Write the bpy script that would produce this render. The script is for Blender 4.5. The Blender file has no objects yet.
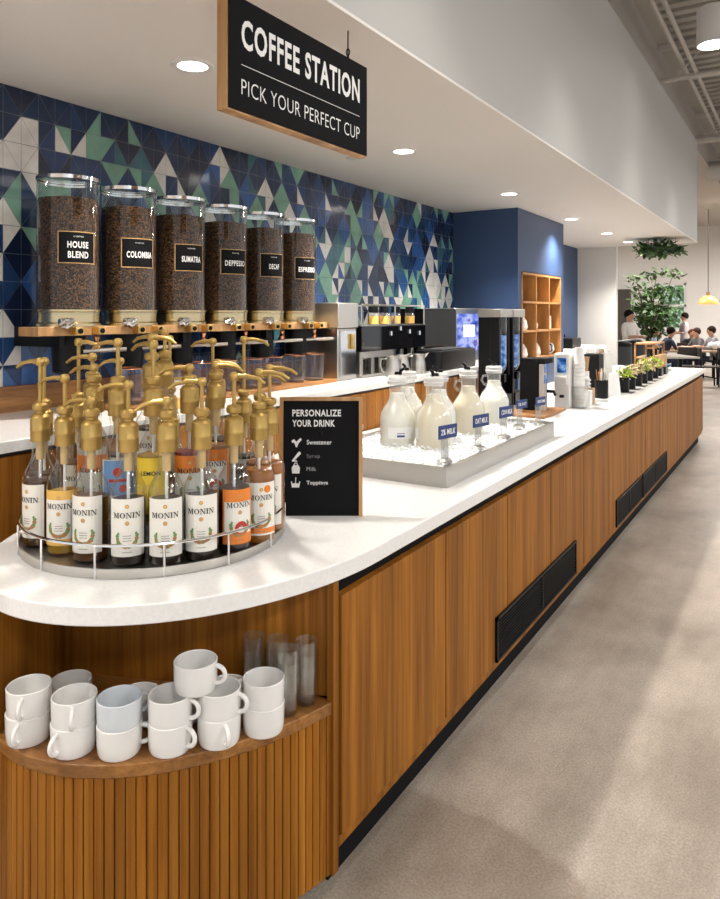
import bpy, bmesh, math, random
from mathutils import Vector, Matrix, noise
R = math.radians; PI = math.pi
random.seed(7)
sc = bpy.context.scene
col = sc.collection

# ------------------------------------------------------------------ helpers
class MB:
    """collects shapes into one mesh object"""
    def __init__(s): s.v = []; s.f = []; s.fm = []; s.M = None
    def vert(s, p):
        p = Vector(p)
        if s.M is not None: p = s.M @ p
        s.v.append(p); return len(s.v) - 1
    def face(s, ids, m=0): s.f.append(tuple(ids)); s.fm.append(m)
    def poly(s, pts, m=0): s.face([s.vert(p) for p in pts], m)
    def box(s, x0, x1, y0, y1, z0, z1, m=0):
        a = [s.vert((x, y, z)) for z in (z0, z1) for (x, y) in ((x0, y0), (x1, y0), (x1, y1), (x0, y1))]
        for q in ((3, 2, 1, 0), (4, 5, 6, 7), (0, 1, 5, 4), (1, 2, 6, 5), (2, 3, 7, 6), (3, 0, 4, 7)): s.face([a[i] for i in q], m)
    def lathe(s, prof, seg=24, c=(0, 0, 0), m=0, mf=None):
        rings = []
        for r, z in prof:
            if r <= 1e-6: rings.append([s.vert((c[0], c[1], c[2] + z))])
            else: rings.append([s.vert((c[0] + r * math.cos(2 * PI * k / seg), c[1] + r * math.sin(2 * PI * k / seg), c[2] + z)) for k in range(seg)])
        for i in range(len(rings) - 1):
            a, b = rings[i], rings[i + 1]; mm = mf[i] if mf else m
            for k in range(seg):
                n = (k + 1) % seg
                if len(a) == 1 and len(b) == 1: continue
                if len(a) == 1: s.face((a[0], b[n], b[k]), mm)
                elif len(b) == 1: s.face((a[k], a[n], b[0]), mm)
                else: s.face((a[k], a[n], b[n], b[k]), mm)
    def cyl(s, c, r, h, seg=20, m=0, r2=None): s.lathe([(0, 0), (r, 0), (r if r2 is None else r2, h), (0, h)], seg, c, m)
    def tube(s, pts, r, seg=8, m=0, closed=False):
        pts = [Vector(p) for p in pts]; n = len(pts); rings = []
        for i, p in enumerate(pts):
            if closed: d = pts[(i + 1) % n] - pts[i - 1]
            else: d = pts[min(i + 1, n - 1)] - pts[max(i - 1, 0)]
            d.normalize()
            if i == 0:
                u = Vector((0, 0, 1)) if abs(d.z) < .9 else Vector((1, 0, 0)); a = d.cross(u).normalized()
            else: a = (pa - d * pa.dot(d)).normalized()
            pa = a; b = d.cross(a).normalized()
            rr = r[i] if isinstance(r, (list, tuple)) else r
            rings.append([s.vert(p + a * rr * math.cos(2 * PI * k / seg) + b * rr * math.sin(2 * PI * k / seg)) for k in range(seg)])
        for i in range(n if closed else n - 1):
            a, b = rings[i], rings[(i + 1) % n]
            for k in range(seg): q = (k + 1) % seg; s.face((a[k], b[k], b[q], a[q]), m)
        if not closed: s.face(rings[0], m); s.face(rings[-1][::-1], m)
    def prism(s, poly, z0, z1, m=0):
        n = len(poly); a = [s.vert((x, y, z0)) for x, y in poly]; b = [s.vert((x, y, z1)) for x, y in poly]
        s.face(a[::-1], m); s.face(b, m)
        for i in range(n): j = (i + 1) % n; s.face((a[i], a[j], b[j], b[i]), m)
    def ball(s, c, r, seg=12, m=0, sz=1.0):
        s.lathe([(r * math.sin(PI * k / 8), -r * sz * math.cos(PI * k / 8)) for k in range(9)], seg, c, m)
    def text(s, t, x0, x1, y0, y1, fn, m=0, bold=.02):
        V, Fc = text_mesh(t, bold)
        ax = min(p[0] for p in V); bx = max(p[0] for p in V); ay = min(p[1] for p in V); by = max(p[1] for p in V)
        o = [s.vert(fn(x0 + (p[0] - ax) / (bx - ax) * (x1 - x0), y0 + (p[1] - ay) / (by - ay) * (y1 - y0))) for p in V]
        for f in Fc: s.face([o[i] for i in f], m)
    def build(s, name, mats, parent=None, bevel=0, loc=None, smooth=35):
        me = bpy.data.meshes.new(name); me.from_pydata([tuple(p) for p in s.v], [], s.f)
        for m_ in (mats if isinstance(mats, (list, tuple)) else [mats]): me.materials.append(m_)
        me.polygons.foreach_set('material_index', s.fm); me.update()
        if smooth:
            me.polygons.foreach_set('use_smooth', [True] * len(me.polygons)); me.set_sharp_from_angle(angle=R(smooth))
        o = bpy.data.objects.new(name, me); col.objects.link(o)
        if parent: o.parent = parent
        if loc: o.location = loc
        if bevel:
            b = o.modifiers.new('Bevel', 'BEVEL'); b.width = bevel; b.segments = 2; b.limit_method = 'ANGLE'; b.angle_limit = R(40)
        return o
_tc = {}
def text_mesh(t, bold):
    if (t, bold) in _tc: return _tc[(t, bold)]
    cu = bpy.data.curves.new('lettering', 'FONT'); cu.body = t; cu.offset = bold; cu.resolution_u = 3; cu.size = 1; cu.space_character = 1.06 + bold * 2
    o = bpy.data.objects.new('lettering', cu); col.objects.link(o)
    dg = bpy.context.evaluated_depsgraph_get(); me = bpy.data.meshes.new_from_object(o.evaluated_get(dg))
    out = ([tuple(v.co) for v in me.vertices], [tuple(p.vertices) for p in me.polygons])
    bpy.data.objects.remove(o); bpy.data.curves.remove(cu); bpy.data.meshes.remove(me)
    _tc[(t, bold)] = out; return out
def tag(o, label, cat, group=None, kind=None):
    if label: o['label'] = label
    if cat: o['category'] = cat
    if group: o['group'] = group
    if kind: o['kind'] = kind
    return o
def thing(name, label, cat, loc=(0, 0, 0), rz=0, group=None):
    o = bpy.data.objects.new(name, None); col.objects.link(o); o.empty_display_size = .05
    o.location = loc; o.rotation_euler = (0, 0, rz); return tag(o, label, cat, group)
def struct(o): o['kind'] = 'structure'; return o
def dup(root, loc, rz=None, label=None, group=None):
    r = root.copy(); col.objects.link(r); r.location = loc
    if rz is not None: r.rotation_euler = (0, 0, rz)
    if label: r['label'] = label
    if group: r['group'] = group
    for ch in list(root.children):
        c_ = ch.copy(); col.objects.link(c_); c_.parent = r
        for g in list(ch.children):
            d = g.copy(); col.objects.link(d); d.parent = c_
    return r

# ------------------------------------------------------------------ materials
def mat(name, c, rough=.5, metal=0, **k):
    m = bpy.data.materials.new(name); m.use_nodes = True; b = m.node_tree.nodes['Principled BSDF']
    b.inputs['Base Color'].default_value = (*c, 1); b.inputs['Roughness'].default_value = rough; b.inputs['Metallic'].default_value = metal
    if 'spec' in k: b.inputs['Specular IOR Level'].default_value = k['spec']
    if 'coat' in k: b.inputs['Coat Weight'].default_value = k['coat']; b.inputs['Coat Roughness'].default_value = .08
    if 'em' in k: b.inputs['Emission Color'].default_value = (*k.get('ec', c), 1); b.inputs['Emission Strength'].default_value = k['em']
    if 'trans' in k: b.inputs['Transmission Weight'].default_value = k['trans']; b.inputs['IOR'].default_value = k.get('ior', 1.45)
    if 'sss' in k: b.inputs['Subsurface Weight'].default_value = k['sss']; b.inputs['Subsurface Radius'].default_value = (.02, .02, .015)
    return m
def nodes(m): return m.node_tree.nodes, m.node_tree.links, m.node_tree.nodes['Principled BSDF']
def noise_mat(name, c1, c2, scale, rough=.5, lo=.35, hi=.65, detail=4, bump=0, metal=0, mid=None, bscale=None, rvar=0, coords='Position'):
    m = mat(name, c1, rough, metal); N, L, b = nodes(m)
    if coords == 'Position': g = N.new('ShaderNodeNewGeometry'); src = g.outputs['Position']
    else: g = N.new('ShaderNodeTexCoord'); src = g.outputs['Object']
    mp = N.new('ShaderNodeMapping'); mp.inputs['Scale'].default_value = scale if isinstance(scale, tuple) else (scale,) * 3
    L.new(src, mp.inputs['Vector'])
    t = N.new('ShaderNodeTexNoise'); t.inputs['Scale'].default_value = 1; t.inputs['Detail'].default_value = detail; t.inputs['Roughness'].default_value = .6
    L.new(mp.outputs[0], t.inputs['Vector'])
    r = N.new('ShaderNodeValToRGB'); r.color_ramp.elements[0].position = lo; r.color_ramp.elements[1].position = hi
    r.color_ramp.elements[0].color = (*c1, 1); r.color_ramp.elements[1].color = (*c2, 1)
    if mid: e = r.color_ramp.elements.new((lo + hi) / 2); e.color = (*mid, 1)
    L.new(t.outputs['Fac'], r.inputs['Fac']); L.new(r.outputs['Color'], b.inputs['Base Color'])
    if bump:
        bp = N.new('ShaderNodeBump'); bp.inputs['Strength'].default_value = bump; bp.inputs['Distance'].default_value = .01
        L.new(t.outputs['Fac'], bp.inputs['Height']); L.new(bp.outputs[0], b.inputs['Normal'])
    if rvar:
        mr = N.new('ShaderNodeMapRange'); mr.inputs['To Min'].default_value = rough - rvar; mr.inputs['To Max'].default_value = rough + rvar
        L.new(t.outputs['Fac'], mr.inputs['Value']); L.new(mr.outputs[0], b.inputs['Roughness'])
    return m
def glass(name, tint=(1, 1, 1), ior=1.45, gl=.02, body=0.0, bc=(1, 1, 1)):
    """thin walled clear glass: see-through with fresnel reflection"""
    m = bpy.data.materials.new(name); m.use_nodes = True; N, L = m.node_tree.nodes, m.node_tree.links
    N.remove(N['Principled BSDF']); out = N['Material Output']
    t = N.new('ShaderNodeBsdfTransparent'); t.inputs[0].default_value = (*tint, 1)
    g = N.new('ShaderNodeBsdfGlossy'); g.inputs['Roughness'].default_value = gl; g.inputs['Color'].default_value = (1, 1, 1, 1)
    lw = N.new('ShaderNodeLayerWeight'); lw.inputs['Blend'].default_value = .5
    pw = N.new('ShaderNodeMath'); pw.operation = 'POWER'; pw.inputs[1].default_value = 2.6; L.new(lw.outputs['Facing'], pw.inputs[0])
    f = N.new('ShaderNodeMath'); f.operation = 'MULTIPLY_ADD'; f.inputs[1].default_value = .75; f.inputs[2].default_value = 1.3 * ((ior - 1) / (ior + 1)) ** 2; L.new(pw.outputs[0], f.inputs[0])
    mx = N.new('ShaderNodeMixShader'); L.new(f.outputs[0], mx.inputs[0]); L.new(t.outputs[0], mx.inputs[1]); L.new(g.outputs[0], mx.inputs[2])
    last = mx
    if body:
        d = N.new('ShaderNodeBsdfDiffuse'); d.inputs[0].default_value = (*bc, 1); m2 = N.new('ShaderNodeMixShader'); m2.inputs[0].default_value = body
        L.new(mx.outputs[0], m2.inputs[1]); L.new(d.outputs[0], m2.inputs[2]); last = m2
    L.new(last.outputs[0], out.inputs['Surface']); return m

def wood(name, c1, c2, c3, sc_=(42, 42, 1.3), rough=.42, spec=.5):
    m = mat(name, c1, rough, spec=spec); N, L, b = nodes(m)
    g = N.new('ShaderNodeNewGeometry'); mp = N.new('ShaderNodeMapping'); mp.inputs['Scale'].default_value = sc_; L.new(g.outputs['Position'], mp.inputs['Vector'])
    t = N.new('ShaderNodeTexNoise'); t.inputs['Scale'].default_value = 1; t.inputs['Detail'].default_value = 5; t.inputs['Roughness'].default_value = .65; L.new(mp.outputs[0], t.inputs['Vector'])
    r = N.new('ShaderNodeValToRGB'); e = r.color_ramp.elements; e[0].position = .3; e[0].color = (*c1, 1); e[1].position = .68; e[1].color = (*c3, 1)
    q = e.new(.48); q.color = (*c2, 1); L.new(t.outputs['Fac'], r.inputs['Fac'])
    mp2 = N.new('ShaderNodeMapping'); mp2.inputs['Scale'].default_value = tuple(v * .22 if v > 5 else v * .3 for v in sc_); L.new(g.outputs['Position'], mp2.inputs['Vector'])
    t2 = N.new('ShaderNodeTexNoise'); t2.inputs['Scale'].default_value = 1; t2.inputs['Detail'].default_value = 2; L.new(mp2.outputs[0], t2.inputs['Vector'])
    r2 = N.new('ShaderNodeValToRGB'); r2.color_ramp.elements[0].position = .35; r2.color_ramp.elements[0].color = (.68, .64, .6, 1); r2.color_ramp.elements[1].position = .65; r2.color_ramp.elements[1].color = (1.1, 1.08, 1.05, 1)
    L.new(t2.outputs['Fac'], r2.inputs['Fac'])
    mx = N.new('ShaderNodeMixRGB'); mx.blend_type = 'MULTIPLY'; mx.inputs[0].default_value = 1; L.new(r.outputs[0], mx.inputs[1]); L.new(r2.outputs[0], mx.inputs[2])
    L.new(mx.outputs[0], b.inputs['Base Color']); return m

M = {}
M['oak'] = wood('warm_wood', (.19, .062, .004), (.30, .112, .010), (.39, .165, .022), rough=.5, spec=.22)
M['oak_h'] = wood('warm_wood_flat', (.19, .075, .014), (.29, .125, .028), (.38, .18, .05), (6, 60, 60))
M['oak_y'] = wood('warm_wood_along', (.24, .10, .026), (.36, .165, .05), (.46, .23, .08), (60, 4, 60))
M['light_oak'] = wood('light_oak', (.36, .18, .065), (.50, .28, .11), (.60, .36, .16), (30, 30, 3))
M['quartz'] = noise_mat('white_quartz', (.78, .775, .765), (.86, .855, .845), 90, .22, .3, .7)
M['black'] = mat('black_plastic', (.006, .006, .007), .4, spec=.18)
M['black_m'] = mat('black_matt', (.006, .006, .007), .7, spec=.12)
M['black_g'] = mat('black_glass', (.004, .004, .005), .06, spec=.5)
M['steel'] = mat('brushed_steel', (.62, .60, .57), .28, 1)
M['steel_m'] = mat('satin_steel', (.60, .58, .55), .42, 1)
M['chrome'] = mat('chrome', (.82, .82, .82), .1, 1)
M['brass'] = mat('brass', (.74, .50, .18), .3, 1)
M['brass_p'] = mat('gold_pump', (.50, .335, .105), .38, .72)
M['copper'] = mat('copper', (.80, .38, .20), .2, 1)
M['tan'] = mat('pump_cylinder_tan', (.62, .42, .17), .45)
M['glass'] = glass('clear_glass', (.97, .98, .97), 1.45, .07)
M['glass_hop'] = glass('hopper_glass', (.93, .95, .94), 1.4, .05)
M['glass_d'] = glass('tumbler_glass', (.97, .975, .97), 1.6, .03, .015, (.8, .8, .78))
M['glass_j'] = glass('jar_glass', (.90, .89, .93), 1.5, .03)
M['white_c'] = mat('white_china', (.80, .79, .77), .18, coat=.3)
M['white_g'] = mat('greyish_china', (.66, .70, .74), .18, coat=.3)
M['white_p'] = mat('white_plastic', (.82, .81, .79), .4)
M['paper'] = mat('label_paper', (.82, .79, .72), .6)
M['ink'] = mat('black_ink', (.02, .02, .022), .6)
M['white_ink'] = mat('white_ink', (.85, .85, .84), .6)
M['grey_ink'] = mat('grey_ink', (.20, .20, .20), .6)
M['gold_ink'] = mat('gold_ink', (.55, .33, .12), .5)
M['green_ink'] = mat('green_ink', (.16, .30, .10), .6)
M['nut_ink'] = mat('nut_ink', (.42, .20, .08), .6)
M['orange_l'] = mat('orange_label', (.75, .22, .03), .55)
M['yellow_l'] = mat('yellow_label', (.85, .60, .04), .55)
M['amber_l'] = mat('amber_label', (.80, .48, .12), .55)
M['blue_l'] = mat('blue_label', (.20, .38, .70), .55)
M['red_ink'] = mat('red_ink', (.60, .05, .03), .55)
M['navy_sign'] = mat('navy_sign', (.018, .045, .17), .4)
M['wall_white'] = mat('white_paint', (.74, .72, .69), .7)
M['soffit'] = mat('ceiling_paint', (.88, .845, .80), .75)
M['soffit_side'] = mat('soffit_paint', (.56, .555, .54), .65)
M['navy_wall'] = mat('navy_paint', (.022, .05, .125), .5)
M['charcoal'] = mat('charcoal_strip', (.03, .033, .036), .5)
M['leaf'] = noise_mat('leaf_green', (.018, .06, .012), (.06, .14, .025), 6, .55, .3, .7)
M['leaf_y'] = noise_mat('leaf_lime', (.25, .40, .04), (.55, .60, .06), 30, .5, .3, .7)
M['petal'] = noise_mat('petals', (.62, .50, .22), (.70, .60, .45), 60, .6, .3, .7)
M['kraft'] = mat('kraft_paper', (.40, .25, .13), .8)
M['skin'] = mat('skin', (.50, .28, .19), .55)
M['hair'] = mat('dark_hair', (.012, .008, .006), .8, spec=.1)
M['denim'] = mat('dark_trousers', (.02, .025, .05), .8)
M['deck'] = mat('deck_paint', (.42, .39, .355), .7)
M['pipe'] = mat('pipe_paint', (.50, .46, .42), .6)
M['dark_wood'] = mat('dark_panel', (.045, .035, .028), .6)
M['lamp_on'] = mat('lamp_diffuser', (1, .95, .88), .5, em=9)
M['milk'] = mat('milk', (.93, .90, .80), .3, sss=.2)
M['oat'] = mat('oat_milk', (.88, .79, .60), .3, sss=.2)
M['frost'] = glass('frosted_glass', (.95, .96, .96), 1.4, .12, .12, (.9, .9, .88))
M['frost_lid'] = glass('frosted_lid', (.95, .96, .96), 1.45, .15, .45, (.85, .85, .84))
M['frost_stem'] = glass('frosted_stem', (.85, .86, .86), 1.5, .08, .25, (.6, .6, .58))
M['ice'] = noise_mat('crushed_ice', (.86, .88, .90), (.95, .96, .97), 60, .5, .3, .7, bump=.3)
M['screen'] = noise_mat('lit_screen', (.05, .10, .42), (.35, .45, .85), (30, 30, 30), .2, .35, .65)

def screen_mat(name, stops, scale, em):
    m = mat(name, (0, 0, 0), .15); N, L, b = nodes(m)
    g = N.new('ShaderNodeNewGeometry'); mp = N.new('ShaderNodeMapping'); mp.inputs['Scale'].default_value = scale; L.new(g.outputs['Position'], mp.inputs['Vector'])
    t = N.new('ShaderNodeTexNoise'); t.inputs['Scale'].default_value = 1; t.inputs['Detail'].default_value = 3; L.new(mp.outputs[0], t.inputs['Vector'])
    r = N.new('ShaderNodeValToRGB'); r.color_ramp.elements[0].position = .3; r.color_ramp.elements[0].color = (*stops[0], 1)
    r.color_ramp.elements[1].position = .7; r.color_ramp.elements[1].color = (*stops[-1], 1)
    for i, s_ in enumerate(stops[1:-1]): e = r.color_ramp.elements.new(.3 + .4 * (i + 1) / (len(stops) - 1)); e.color = (*s_, 1)
    L.new(t.outputs['Fac'], r.inputs['Fac']); L.new(r.outputs[0], b.inputs['Emission Color']); b.inputs['Emission Strength'].default_value = em
    return m
M['screen'] = screen_mat('lit_screen', [(.02, .04, .25), (.10, .16, .60), (.45, .50, .85), (.12, .08, .35)], (6, 6, 14), .8)
M['screen_and_glint'] = screen_mat('lit_panel_and_glint', [(.01, .04, .14), (.04, .14, .40), (.30, .45, .70)], (20, 20, 26), .7)

def syrup(name, c, tr):
    m = bpy.data.materials.new(name); m.use_nodes = True; N, L, b = nodes(m)
    b.inputs['Base Color'].default_value = (*c, 1); b.inputs['Roughness'].default_value = .3
    t = N.new('ShaderNodeBsdfTransparent'); t.inputs[0].default_value = (min(1, c[0] * 1.6), min(1, c[1] * 1.6), min(1, c[2] * 1.6), 1)
    mx = N.new('ShaderNodeMixShader'); mx.inputs[0].default_value = tr; L.new(b.outputs[0], mx.inputs[1]); L.new(t.outputs[0], mx.inputs[2])
    L.new(mx.outputs[0], N['Material Output'].inputs['Surface']); return m
SY = {'dark': syrup('dark_syrup', (.018, .008, .005), .02), 'olive': syrup('olive_brown_syrup', (.075, .032, .005), .1),
      'brown': syrup('brown_syrup', (.12, .045, .012), .15), 'amber': syrup('amber_syrup', (.42, .16, .02), .35),
      'yellow': syrup('yellow_syrup', (.55, .34, .03), .4), 'red': syrup('red_syrup', (.20, .02, .015), .15), 'clear': syrup('clear_syrup', (.62, .60, .55), .75)}

# concrete floor: mottled, polished, with a stained patch and long faint streaks
def floor_mat():
    m = mat('polished_concrete', (.3, .28, .25), .3); N, L, b = nodes(m)
    g = N.new('ShaderNodeNewGeometry')
    def nz(scale, det, lo, c1, hi, c2):
        mp = N.new('ShaderNodeMapping'); mp.inputs['Scale'].default_value = scale; L.new(g.outputs['Position'], mp.inputs['Vector'])
        t = N.new('ShaderNodeTexNoise'); t.inputs['Scale'].default_value = 1; t.inputs['Detail'].default_value = det; t.inputs['Roughness'].default_value = .65; L.new(mp.outputs[0], t.inputs['Vector'])
        r = N.new('ShaderNodeValToRGB'); r.color_ramp.elements[0].position = lo; r.color_ramp.elements[0].color = (*c1, 1); r.color_ramp.elements[1].position = hi; r.color_ramp.elements[1].color = (*c2, 1)
        L.new(t.outputs['Fac'], r.inputs['Fac']); return r.outputs[0], t.outputs['Fac']
    a, _ = nz((1.6, 1.1, 1), 6, .35, (.30, .255, .212), .68, (.54, .475, .41))
    s_, _ = nz((120, 120, 1), 4, .36, (.74, .73, .72), .64, (1.14, 1.14, 1.14))
    l_, lf = nz((3.5, .5, 1), 4, .38, (.84, .82, .80), .6, (1.05, 1.05, 1.05))
    def mul(x, y):
        k = N.new('ShaderNodeMixRGB'); k.blend_type = 'MULTIPLY'; k.inputs[0].default_value = 1; L.new(x, k.inputs[1]); L.new(y, k.inputs[2]); return k.outputs[0]
    c_ = mul(mul(a, s_), l_)
    # old water stain with a curved edge
    d = N.new('ShaderNodeVectorMath'); d.operation = 'DISTANCE'; d.inputs[1].default_value = (-.98, 1.55, 0); L.new(g.outputs['Position'], d.inputs[0])
    w, wf = nz((5, 5, 1), 5, .3, (0, 0, 0), .7, (1, 1, 1))
    ad = N.new('ShaderNodeMath'); ad.operation = 'MULTIPLY_ADD'; ad.inputs[1].default_value = .16; L.new(wf, ad.inputs[0]); L.new(d.outputs['Value'], ad.inputs[2])
    rr = N.new('ShaderNodeValToRGB'); rr.color_ramp.elements[0].position = .795; rr.color_ramp.elements[0].color = (.74, .71, .68, 1); rr.color_ramp.elements[1].position = .83; rr.color_ramp.elements[1].color = (1, 1, 1, 1)
    e = rr.color_ramp.elements.new(.5); e.color = (.86, .84, .82, 1)
    L.new(ad.outputs[0], rr.inputs['Fac'])
    L.new(mul(c_, rr.outputs[0]), b.inputs['Base Color'])
    mr = N.new('ShaderNodeMapRange'); mr.inputs['To Min'].default_value = .28; mr.inputs['To Max'].default_value = .5; L.new(lf, mr.inputs['Value']); L.new(mr.outputs[0], b.inputs['Roughness'])
    return m
M['floor'] = floor_mat()

# ------------------------------------------------------------------ camera (level, shifted lens)
EYE = 1.69; TH = math.atan(446 / 720)
cam = bpy.data.cameras.new('camera'); co = bpy.data.objects.new('camera', cam); col.objects.link(co)
co.location = (0, 0, EYE); co.rotation_euler = (PI / 2, 0, TH)
cam.sensor_fit = 'AUTO'; cam.sensor_width = 36; cam.lens = 36 * 720 / 899; cam.shift_y = -(449.5 - 314) / 899; cam.clip_start = .05
sc.camera = co
cT, sT = math.cos(TH), math.sin(TH)

# ------------------------------------------------------------------ setting
WX = -2.966; CE = 2.69; FX = -1.165; TOP = .964
b = MB(); b.box(-14, 9, -4, 30, -.1, 0); struct(b.build('floor', M['floor']))
# tile wall: triangles of glazed tile on a diagonal lattice
def tile_wall():
    cols = [(.010, .018, .05), (.018, .05, .14), (.014, .032, .085), (.20, .40, .30), (.76, .74, .70), (.045, .14, .18), (.03, .10, .30)]
    mats = []
    for i, c_ in enumerate(cols):
        m = noise_mat('tile_glaze', tuple(v * .82 for v in c_), tuple(min(1, v * 1.15) for v in c_), 7, .13, .3, .7, 2); mats.append(m)
    mats.append(mat('grout', (.20, .22, .24), .8))
    du, dv = .170, .245; Y0, Z0, Y1, Z1 = .48, .9, 6.62, CE
    polys = [(4, [(1.70, 2.40), (1.99, 2.531), (1.99, 2.264), (1.90, 2.30)]), (4, [(2.051, 2.594), (2.082, 2.588), (2.156, 2.50), (2.061, 2.523)]), (4, [(2.061, 2.482), (2.14, 2.516), (2.278, 2.511), (2.161, 2.389)]),
             (4, [(1.70, 2.126), (1.927, 2.126), (1.927, 1.99), (1.829, 2.045)]), (4, [(1.70, 1.967), (1.927, 1.966), (1.80, 1.82)]), (4, [(1.78, 1.72), (1.95, 1.552), (1.76, 1.547)]), (4, [(1.76, 1.513), (1.956, 1.515), (1.81, 1.35)]),
             (3, [(2.336, 2.671), (2.366, 2.578), (2.408, 2.562), (2.396, 2.435), (2.521, 2.38), (2.354, 2.373), (2.27, 2.501)]), (3, [(2.408, 2.547), (2.60, 2.66), (2.534, 2.547)]), (4, [(2.64, 2.462), (2.74, 2.53), (2.868, 2.512), (2.737, 2.376)]),
             (3, [(1.99, 2.35), (2.06, 2.36), (2.2, 2.34), (2.2, 2.24), (1.99, 2.24)]), (3, [(2.08, 2.57), (2.29, 2.62), (2.16, 2.50)]), (3, [(1.93, 2.12), (2.04, 2.1), (1.99, 1.95)])]
    def inside(p, q):
        r_ = False; n = len(q)
        for i in range(n):
            a, c_ = q[i], q[(i + 1) % n]
            if (a[1] > p[1]) != (c_[1] > p[1]) and p[0] < (c_[0] - a[0]) * (p[1] - a[1]) / (c_[1] - a[1]) + a[0]: r_ = not r_
        return r_
    nu = int((Y1 - Y0) / du) + 1; nv = int((Z1 - Z0) / dv) + 1
    rng = random.Random(33); dia = {}
    def pick(y, z, big):
        g = max(0, min(1, (y - 2.5) / 1.6)); low = max(0, min(1, (2.66 - z) / .5)); far = g * (.25 + .75 * low)
        if z < 1.62 and y < 3.6: return rng.choices(range(7), [.8, 3.5, .8, .2, .0, .2, 2.4])[0]
        w = [3 - 2.4 * far, 2.2 + .8 * far, 3.4 - 2.2 * far, .5 + 3.0 * far, .05 + 3.6 * g * low, .3 + .9 * far, 1.0 + 1.6 * far]
        return rng.choices(range(7), w)[0]
    wb = MB()
    def tri(t, m):
        cy = sum(q[0] for q in t) / 3; cz = sum(q[1] for q in t) / 3; tl = rng.uniform(-.0010, .0010)
        wb.poly([(WX + .004 + tl * (n_ - 1), q[0] + (cy - q[0]) * .035, q[1] + (cz - q[1]) * .035) for n_, q in enumerate(t)], m)
    for i in range(nu):
        for j in range(nv):
            y0 = Y0 + i * du; y1 = min(y0 + du, Y1); z1 = Z1 - j * dv; z0 = z1 - dv
            if y0 >= Y1 or z1 <= Z0: continue
            cy, cz = (y0 + y1) / 2, (z0 + z1) / 2
            for k, (a, c_, key) in enumerate((((y0, z0), (y1, z0), ('h', i, j + 1)), ((y1, z0), (y1, z1), ('v', i + 1, j)), ((y1, z1), (y0, z1), ('h', i, j)), ((y0, z1), (y0, z0), ('v', i, j)))):
                mid = ((a[0] + c_[0]) / 2, (a[1] + c_[1]) / 2)
                for half in ((a, mid), (mid, c_)):
                    kk = key + ((0 if half[0] == a else 1),) if rng.random() < .0 else key
                    if kk not in dia: dia[kk] = pick(cy, cz, True)
                    m = dia[kk] if rng.random() < .80 else pick(cy, cz, False)
                    if cy < 2.6 and m in (3, 4): m = 2 if m == 4 or rng.random() < .7 else 3
                    t = [half[0], half[1], (cy, cz)]; tc = (sum(q[0] for q in t) / 3, sum(q[1] for q in t) / 3)
                    for mm, q in polys:
                        if inside(tc, q): m = mm
                    tri(t, m)
    wb.box(WX - .1, WX, Y0, Y1, 0, Z1, 7)
    return struct(wb.build('wall_tile', mats, smooth=0))
tile_wall()
b = MB(); b.box(WX - .1, WX, 8.0, 11.1, 0, CE); struct(b.build('wall_navy', M['navy_wall']))
b = MB(); b.box(-3.6, -2.40, 11.1, 11.22, 0, 3.4); struct(b.build('wall_pillar', M['wall_white'], bevel=.006))
b = MB(); b.box(WX - .1, -1.3, -2.2, 11.1, CE, CE + .012); struct(b.build('ceiling', M['soffit']))
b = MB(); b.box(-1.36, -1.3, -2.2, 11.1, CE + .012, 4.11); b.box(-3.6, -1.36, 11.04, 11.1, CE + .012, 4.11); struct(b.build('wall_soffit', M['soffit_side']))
# blue alcove block with cubby recess
bx0, bx1, by0, by1 = WX, -2.3, 6.53, 8.02
b = MB(); oy0, oy1, oz0, oz1 = 6.63, 7.92, 1.235, 2.1
b.box(bx0, bx1, by0, oy0, 0, CE); b.box(bx0, bx1, oy1, by1, 0, CE); b.box(bx0, bx1, oy0, oy1, 0, oz0); b.box(bx0, bx1, oy0, oy1, oz1, CE); b.box(bx0, -2.62, oy0, oy1, oz0, oz1)
struct(b.build('wall_alcove', M['navy_wall']))
# far room
b = MB(); b.box(-3.62, 9, 27.9, 28.1, 0, 5); b.box(-14, -4.6, 27.9, 28.1, 0, 5); b.box(-4.6, -3.62, 27.9, 28.1, 0, 1.1); b.box(-4.6, -3.62, 27.9, 28.1, 2.8, 5)
struct(b.build('wall_far', M['wall_white']))
b = MB(); b.box(-14, -13.9, 11.5, 28, 0, 5); struct(b.build('wall_left', M['wall_white']))
b = MB(); b.box(-6.3, -5.5, 27.6, 27.9, 0, 2.6); struct(b.build('trim_panel', M['dark_wood']))
wf = MB()
for z in (1.1, 1.95, 2.72): wf.box(-4.6, -3.62, 27.93, 28.03, z, z + .08)
for x in (-4.6, -3.70): wf.box(x, x + .08, 27.93, 28.03, 1.1, 2.8)
wf = struct(wf.build('window_1', M['wall_white'])); g_ = MB(); g_.box(-4.55, -3.67, 27.97, 27.98, 1.15, 2.75); g_.build('pane', M['glass'], wf)
def leafcloud(n, cx, cy, cz, rx, ry, rz_, size, seed, fill=1.0, mats=1):
    rg = random.Random(seed); lb = MB()
    for _ in range(n):
        while True:
            p = Vector((rg.uniform(-1, 1), rg.uniform(-1, 1), rg.uniform(-1, 1)))
            if (1 - fill) < p.length <= 1: break
        p = Vector((cx + p.x * rx, cy + p.y * ry, cz + p.z * rz_)); s_ = size * rg.uniform(.6, 1.3)
        d = Vector((rg.uniform(-1, 1), rg.uniform(-1, 1), rg.uniform(-.8, .4))).normalized(); u = d.cross(Vector((rg.uniform(-.4, .4), rg.uniform(-.4, .4), 1))).normalized(); w = d.cross(u)
        a = [p, p + d * s_ * .35 + u * s_ * .22 + w * s_ * .06, p + d * s_ * .75 + u * s_ * .15, p + d * s_, p + d * s_ * .75 - u * s_ * .15, p + d * s_ * .35 - u * s_ * .22 + w * s_ * .06]
        lb.poly(a, rg.randrange(mats))
    return lb
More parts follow.
